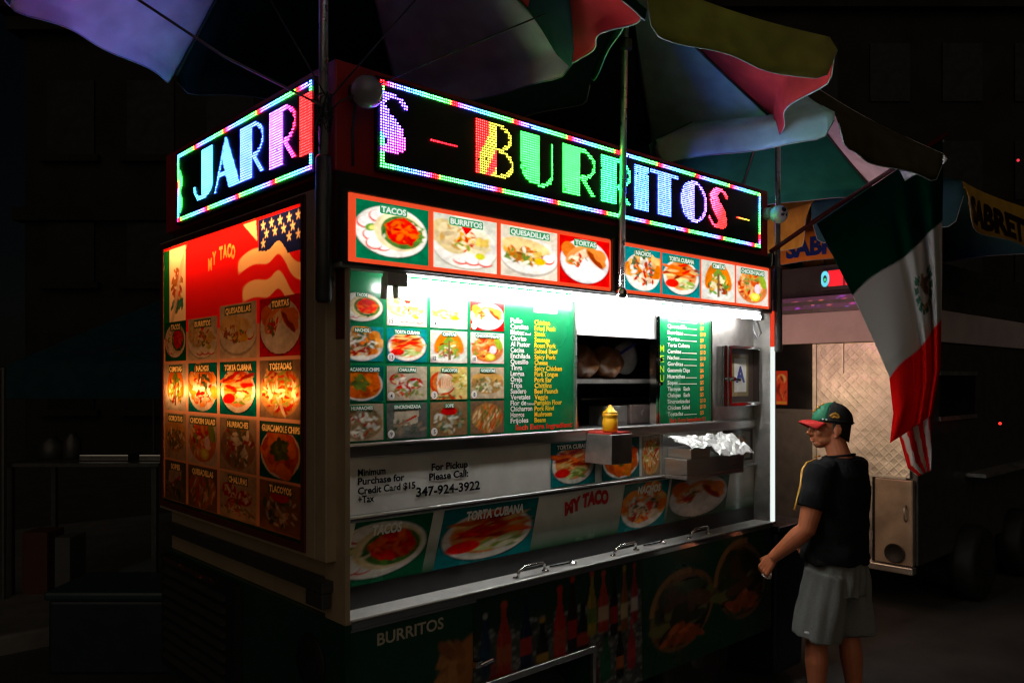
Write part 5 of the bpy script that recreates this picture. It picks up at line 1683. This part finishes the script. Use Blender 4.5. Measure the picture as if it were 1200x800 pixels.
# shoes
for sx, fy in ((-1, .05), (1, -.06)):
    s = MB().tube([W(.11 * sx, fy - .075, .045), W(.11 * sx, fy, .055), W(.115 * sx, fy + .09, .042), W(.118 * sx, fy + .17, .032)], [(.036, .04), (.042, .052), (.046, .038), (.036, .026)], 16)
    s.tube([W(.11 * sx, fy - .01, .05), W(.11 * sx, fy - .01, .115)], .046, 16)
    remesh(s, 'shoe', M['black'], man, .008, 3, .5)

# cap
def cap_pt(th, ph, k=1.0):
    return Vector((.084 * k * math.sin(th) * math.sin(ph), -.012 + .106 * k * math.sin(th) * math.cos(ph), .030 + .100 * k * math.cos(th)))


M['capblack'] = mat('cap_black', (.010, .011, .011), .8, var=.2, scale=60)
M['capgreen'] = mat('cap_green', lin(10, 110, 74), .75, var=.12, scale=60)
M['capred'] = mat('cap_red', lin(214, 40, 34), .7, var=.1, scale=60)
TILT = Matrix.Rotation(R(6), 3, 'X')
cp = MB().grid(lambda i, j: hp(*(TILT @ cap_pt(j * R(94) + .001, R(58) + i * R(244)))), 40, 14)
cap = cp.build('cap', M['capblack'], man, True); cap.modifiers.new('t', 'SOLIDIFY').thickness = .004
o = MB().grid(lambda i, j: hp(*(TILT @ cap_pt(j * R(94) + .001, R(-58) + i * R(116), 1.004))), 16, 14).build('front_panel', M['capgreen'], cap, True); o.modifiers.new('t', 'SOLIDIFY').thickness = .004


def brim(i, j):
    ph = R(-58) + i * R(116)
    b0 = cap_pt(R(90), ph); r_ = .066 * math.cos(ph * .92) * j
    return hp(*(TILT @ Vector((b0.x * (1 + .10 * j), b0.y + r_ * 1.08 + .0, b0.z - .004 - .016 * j * j - .030 * (abs(i - .5) * 2) ** 2 * (.3 + .7 * j)))))


o = MB().grid(brim, 24, 8).build('brim', M['capred'], cap, True); o.modifiers.new('t', 'SOLIDIFY').thickness = .006
cr = MB().tube([hp(*(TILT @ cap_pt(R(88), R(40 + 10 * k), 1.012))) for k in range(29)], .005, 6); cr.build('sweatband', M['capblack'], cap, True)
em = MB().tube([hp(*(TILT @ cap_pt(R(a_), R(b_), 1.02))) for a_, b_ in ((76, -66), (70, -72), (66, -80), (70, -88), (76, -92), (80, -86), (76, -78), (80, -72))], [.006, .007, .008, .007, .005, .006, .007, .004], 8)
em.build('emblem', M['gold'], cap, True)
em = MB()
for a_, b_ in ((35, -6), (48, 6), (52, -10), (62, 0), (66, 12)): em.ell(hp(*(TILT @ cap_pt(R(a_), R(b_), 1.02))), (.007, .007, .008))
em.build('emblem', M['gold'], cap, True)
MB().ell(hp(*(TILT @ cap_pt(0, 0, 1.02))), (.006, .006, .004)).build('button', M['capgreen'], cap, True)
for b_ in (-48, -58): MB().ell(hp(*(TILT @ cap_pt(R(87), R(b_), 1.03))), (.006, .006, .005)).build('badge', M['white'], cap, True)
# cropped hair below the cap
hr = MB().grid(lambda i, j: hp(*(Vector((.084 * (1 - .16 * j) * math.sin(R(78) + i * R(204)), -.010 + .104 * (1 - .14 * j) * math.cos(R(78) + i * R(204)), .035 - .118 * j * (.55 + .45 * math.sin(math.pi * i))))) ), 30, 6)
o = hr.build('hair', mat('cropped_hair', (.018, .014, .012), .8), man, True)
o.modifiers.new('t', 'SOLIDIFY').thickness = .003

# crumpled wrapper in his hand
hc = LWr + lh.normalized() * .098 + pn.normalized() * .042
mb = MB().ell(hc + Vector((.0, .0, -.012)), (.042, .022, .016), Matrix.Rotation(R(25), 3, 'Z'), 12, 8)
rng = random.Random(9)
mb.v = [(a_ + rng.uniform(-.008, .008), b_ + rng.uniform(-.008, .008), c_ + rng.uniform(-.007, .007)) for a_, b_, c_ in mb.v]
o = mb.build('foil_wrapper', mat('wrapper', (.6, .6, .6), .3, .3, bump=.4, bscale=40)); tag(o, 'crumpled silver wrapper held in the man\'s left hand', 'wrapper')

# ------------------------------------------------------------------ the dark street to the left
tn = thing('canopy_tent', 'dark teal pop-up tent in the shadow left of the cart', 'tent', (1.8, 8.2, 0))
tp = [at_depth(4, 466, 6.4), at_depth(196, 466, 6.4), at_depth(196, 466, 9.2), at_depth(60, 466, 9.2)]
zt_ = tp[0].z
M['tent'] = translucent_mat('tent_cloth', (.020, .060, .075), fac=.2)
cA_, cB_ = at_depth(4, 466, 6.2), at_depth(240, 466, 6.2)
ce_ = (cA_ + cB_) / 2 + CAM_F * 1.3 + Vector((0, 0, .95))
q_ = [cA_, cB_, cB_ + CAM_F * 2.6, cA_ + CAM_F * 2.6]
for k in range(4):
    a0, a1 = q_[k].copy(), q_[(k + 1) % 4].copy()
    a0.z = a1.z = zt_ + .25

    def roof_s(i, j):
        if j < .8:
            h_ = a0.lerp(a1, i); p = ce_.lerp(h_, j / .8); return p - Vector((0, 0, .05 * math.sin(math.pi * j / .8) * math.sin(math.pi * i)))
        return a0.lerp(a1, i) - Vector((0, 0, .25 * (j - .8) / .2))
    MB().grid(roof_s, 12, 14).build('roof_panel', M['tent'], tn, True)
for p in q_:
    MB().tube([(p.x, p.y, 0), (p.x, p.y, zt_ + .24)], .02, 8).build('leg', M['steel_dark'], tn)
# table under the tent and the goods on it
tc_ = at_depth(120, 540, 6.6)
tb_ = thing('folding_table', 'dark folding table under the teal tent', 'table', (tc_.x, tc_.y, 0))
e1_, e2_ = CAM_R, CAM_F


def obox(c, a_, b_, z0_, z1_):
    c = Vector((c.x, c.y, 0)); m = MB()
    pts = [c + e1_ * sx * a_ + e2_ * sy * b_ + Vector((0, 0, z0_)) for sx, sy in ((-1, -1), (1, -1), (1, 1), (-1, 1))]
    return m.prism(pts, (0, 0, z1_ - z0_))


ztab = 1.18
obox(tc_, .62, .35, ztab - .03, ztab).build('table_top', M['steel_dark'], tb_)
for sx, sy in ((-1, -1), (1, -1), (1, 1), (-1, 1)):
    obox(tc_ + e1_ * .57 * sx + e2_ * .3 * sy, .02, .02, 0, ztab - .031).build('leg', M['steel_dark'], tb_)
goods = [(-.42, .10, .18, 'upright dark sauce jug at the left of the tent table', 'jug'), (-.25, .07, .22, 'tall dark tin on the tent table beside the jug', 'tin')]
for dx, r_, h_, lab, nm in goods:
    c = tc_ + e1_ * dx
    o = MB().lathe([(r_ * .9, 0), (r_, .01), (r_, h_ * .7), (r_ * .5, h_ * .9), (r_ * .5, h_)], (c.x, c.y, ztab + .001), 18).build(nm, M['steel_dark'], None, True); tag(o, lab, nm)
for dx, w_, lab in ((.12, .2, 'shiny low foil tray on the tent table'), (.50, .1, 'small foil tray at the right end of the tent table')):
    o = obox(tc_ + e1_ * dx - e2_ * .1, w_, .12, ztab + .001, ztab + .055).build('foil_tray', M['chrome'], None, bevel=.01); tag(o, lab, 'foil tray', 'foil trays on the tent table')
for dx, w_, h_, colr, lab in ((-.40, .10, .62, L(80, 46, 28), 'brown carton standing under the tent table'), (-.18, .06, .58, L(80, 80, 80), 'narrow pale carton beside the brown one'), (.42, .22, .40, L(66, 74, 78), 'grey sack slumped under the right of the tent table')):
    c = tc_ + e1_ * dx - e2_ * .15
    if 'sack' in lab:
        mb = MB().ell((c.x, c.y, h_ * .5), (w_, w_ * .8, h_ * .5)); mb.v = [(a_ + .03 * math.sin(c_ * 20), b_, max(.002, c_ + .03 * math.sin(a_ * 14))) for a_, b_, c_ in mb.v]
        o = mb.build('sack', mat('sack_cloth', colr, .8), None, True)
    else:
        o = obox(c, w_, .12, 0, h_).build('carton', mat('carton_board', colr, .8), None)
    tag(o, lab, 'sack' if 'sack' in lab else 'carton')
# dark cooler in front of the tent
cc = at_depth(150, 700, 5.2)
cl = thing('cooler_chest', 'low dark teal chest near the cart\'s near end', 'cooler', (cc.x, cc.y, 0))
obox(cc, .38, .25, .0, .46).build('chest_body', M['navy'], cl, bevel=.02); obox(cc, .40, .27, .462, .52).build('lid', mat('teal_lid', (.02, .05, .055), .35), cl, bevel=.02)

# building beyond
bd = thing('brick_building', 'dark old building with a cornice behind the tent', 'building', (1, 17, 0))
M['facade'] = mat('dark_masonry', (.007, .0065, .006), .85, var=.3, scale=2, bump=.4, bscale=8)
bx0 = at_depth(118, 300, 17.0); 
w0 = bx0; 
fac = MB()
c = at_depth(320, 300, 20.0)
obox(c, 4.4, 3.0, 0, 9.6).build('wall', M['facade'], bd)
for z_, pr_ in ((9.6, .45), (9.2, .25), (5.2, .18)):
    obox(c - e2_ * 3.0, 4.4 + pr_, pr_, z_, z_ + .28).build('cornice', M['facade'], bd)
for iz in range(3):
    for ix in range(5):
        cw = c - e2_ * 3.02 + e1_ * (-3.4 + 1.7 * ix); z_ = 1.2 + iz * 2.7
        w = obox(cw, .5, .03, z_, z_ + 1.6).build('window', M['pane'], bd)
        obox(cw - e2_ * .05, .62, .08, z_ - .14, z_ - .001).build('sill', M['facade'], w)
bd2 = thing('brick_building', 'tall dark building far behind the second cart', 'building', (22, 14, 0))
c = at_depth(1010, 300, 26.0)
obox(c, 6.5, 4, 0, 12).build('wall', M['facade'], bd2)
for iz in range(4):
    for ix in range(6):
        obox(c - e2_ * 4.02 + e1_ * (-5 + 2.0 * ix), .55, .03, 1.4 + iz * 2.7, 3.0 + iz * 2.7).build('window', M['pane'], bd2)
MB().ell(tuple(at_depth(1193, 188, 21.95)), (.04, .04, .04)).build('warning_lamp', emit_mat('far_red_lamp', (1, .05, .08), .9), bd2, True)
obox(c - e2_ * 4.0, 6.8, .3, 12.001, 12.4).build('cornice', M['facade'], bd2)

for o in bpy.data.objects:
    if o.parent is None and o.type in ('MESH', 'EMPTY') and 'label' not in o:
        print('UNLABELLED', o.name)
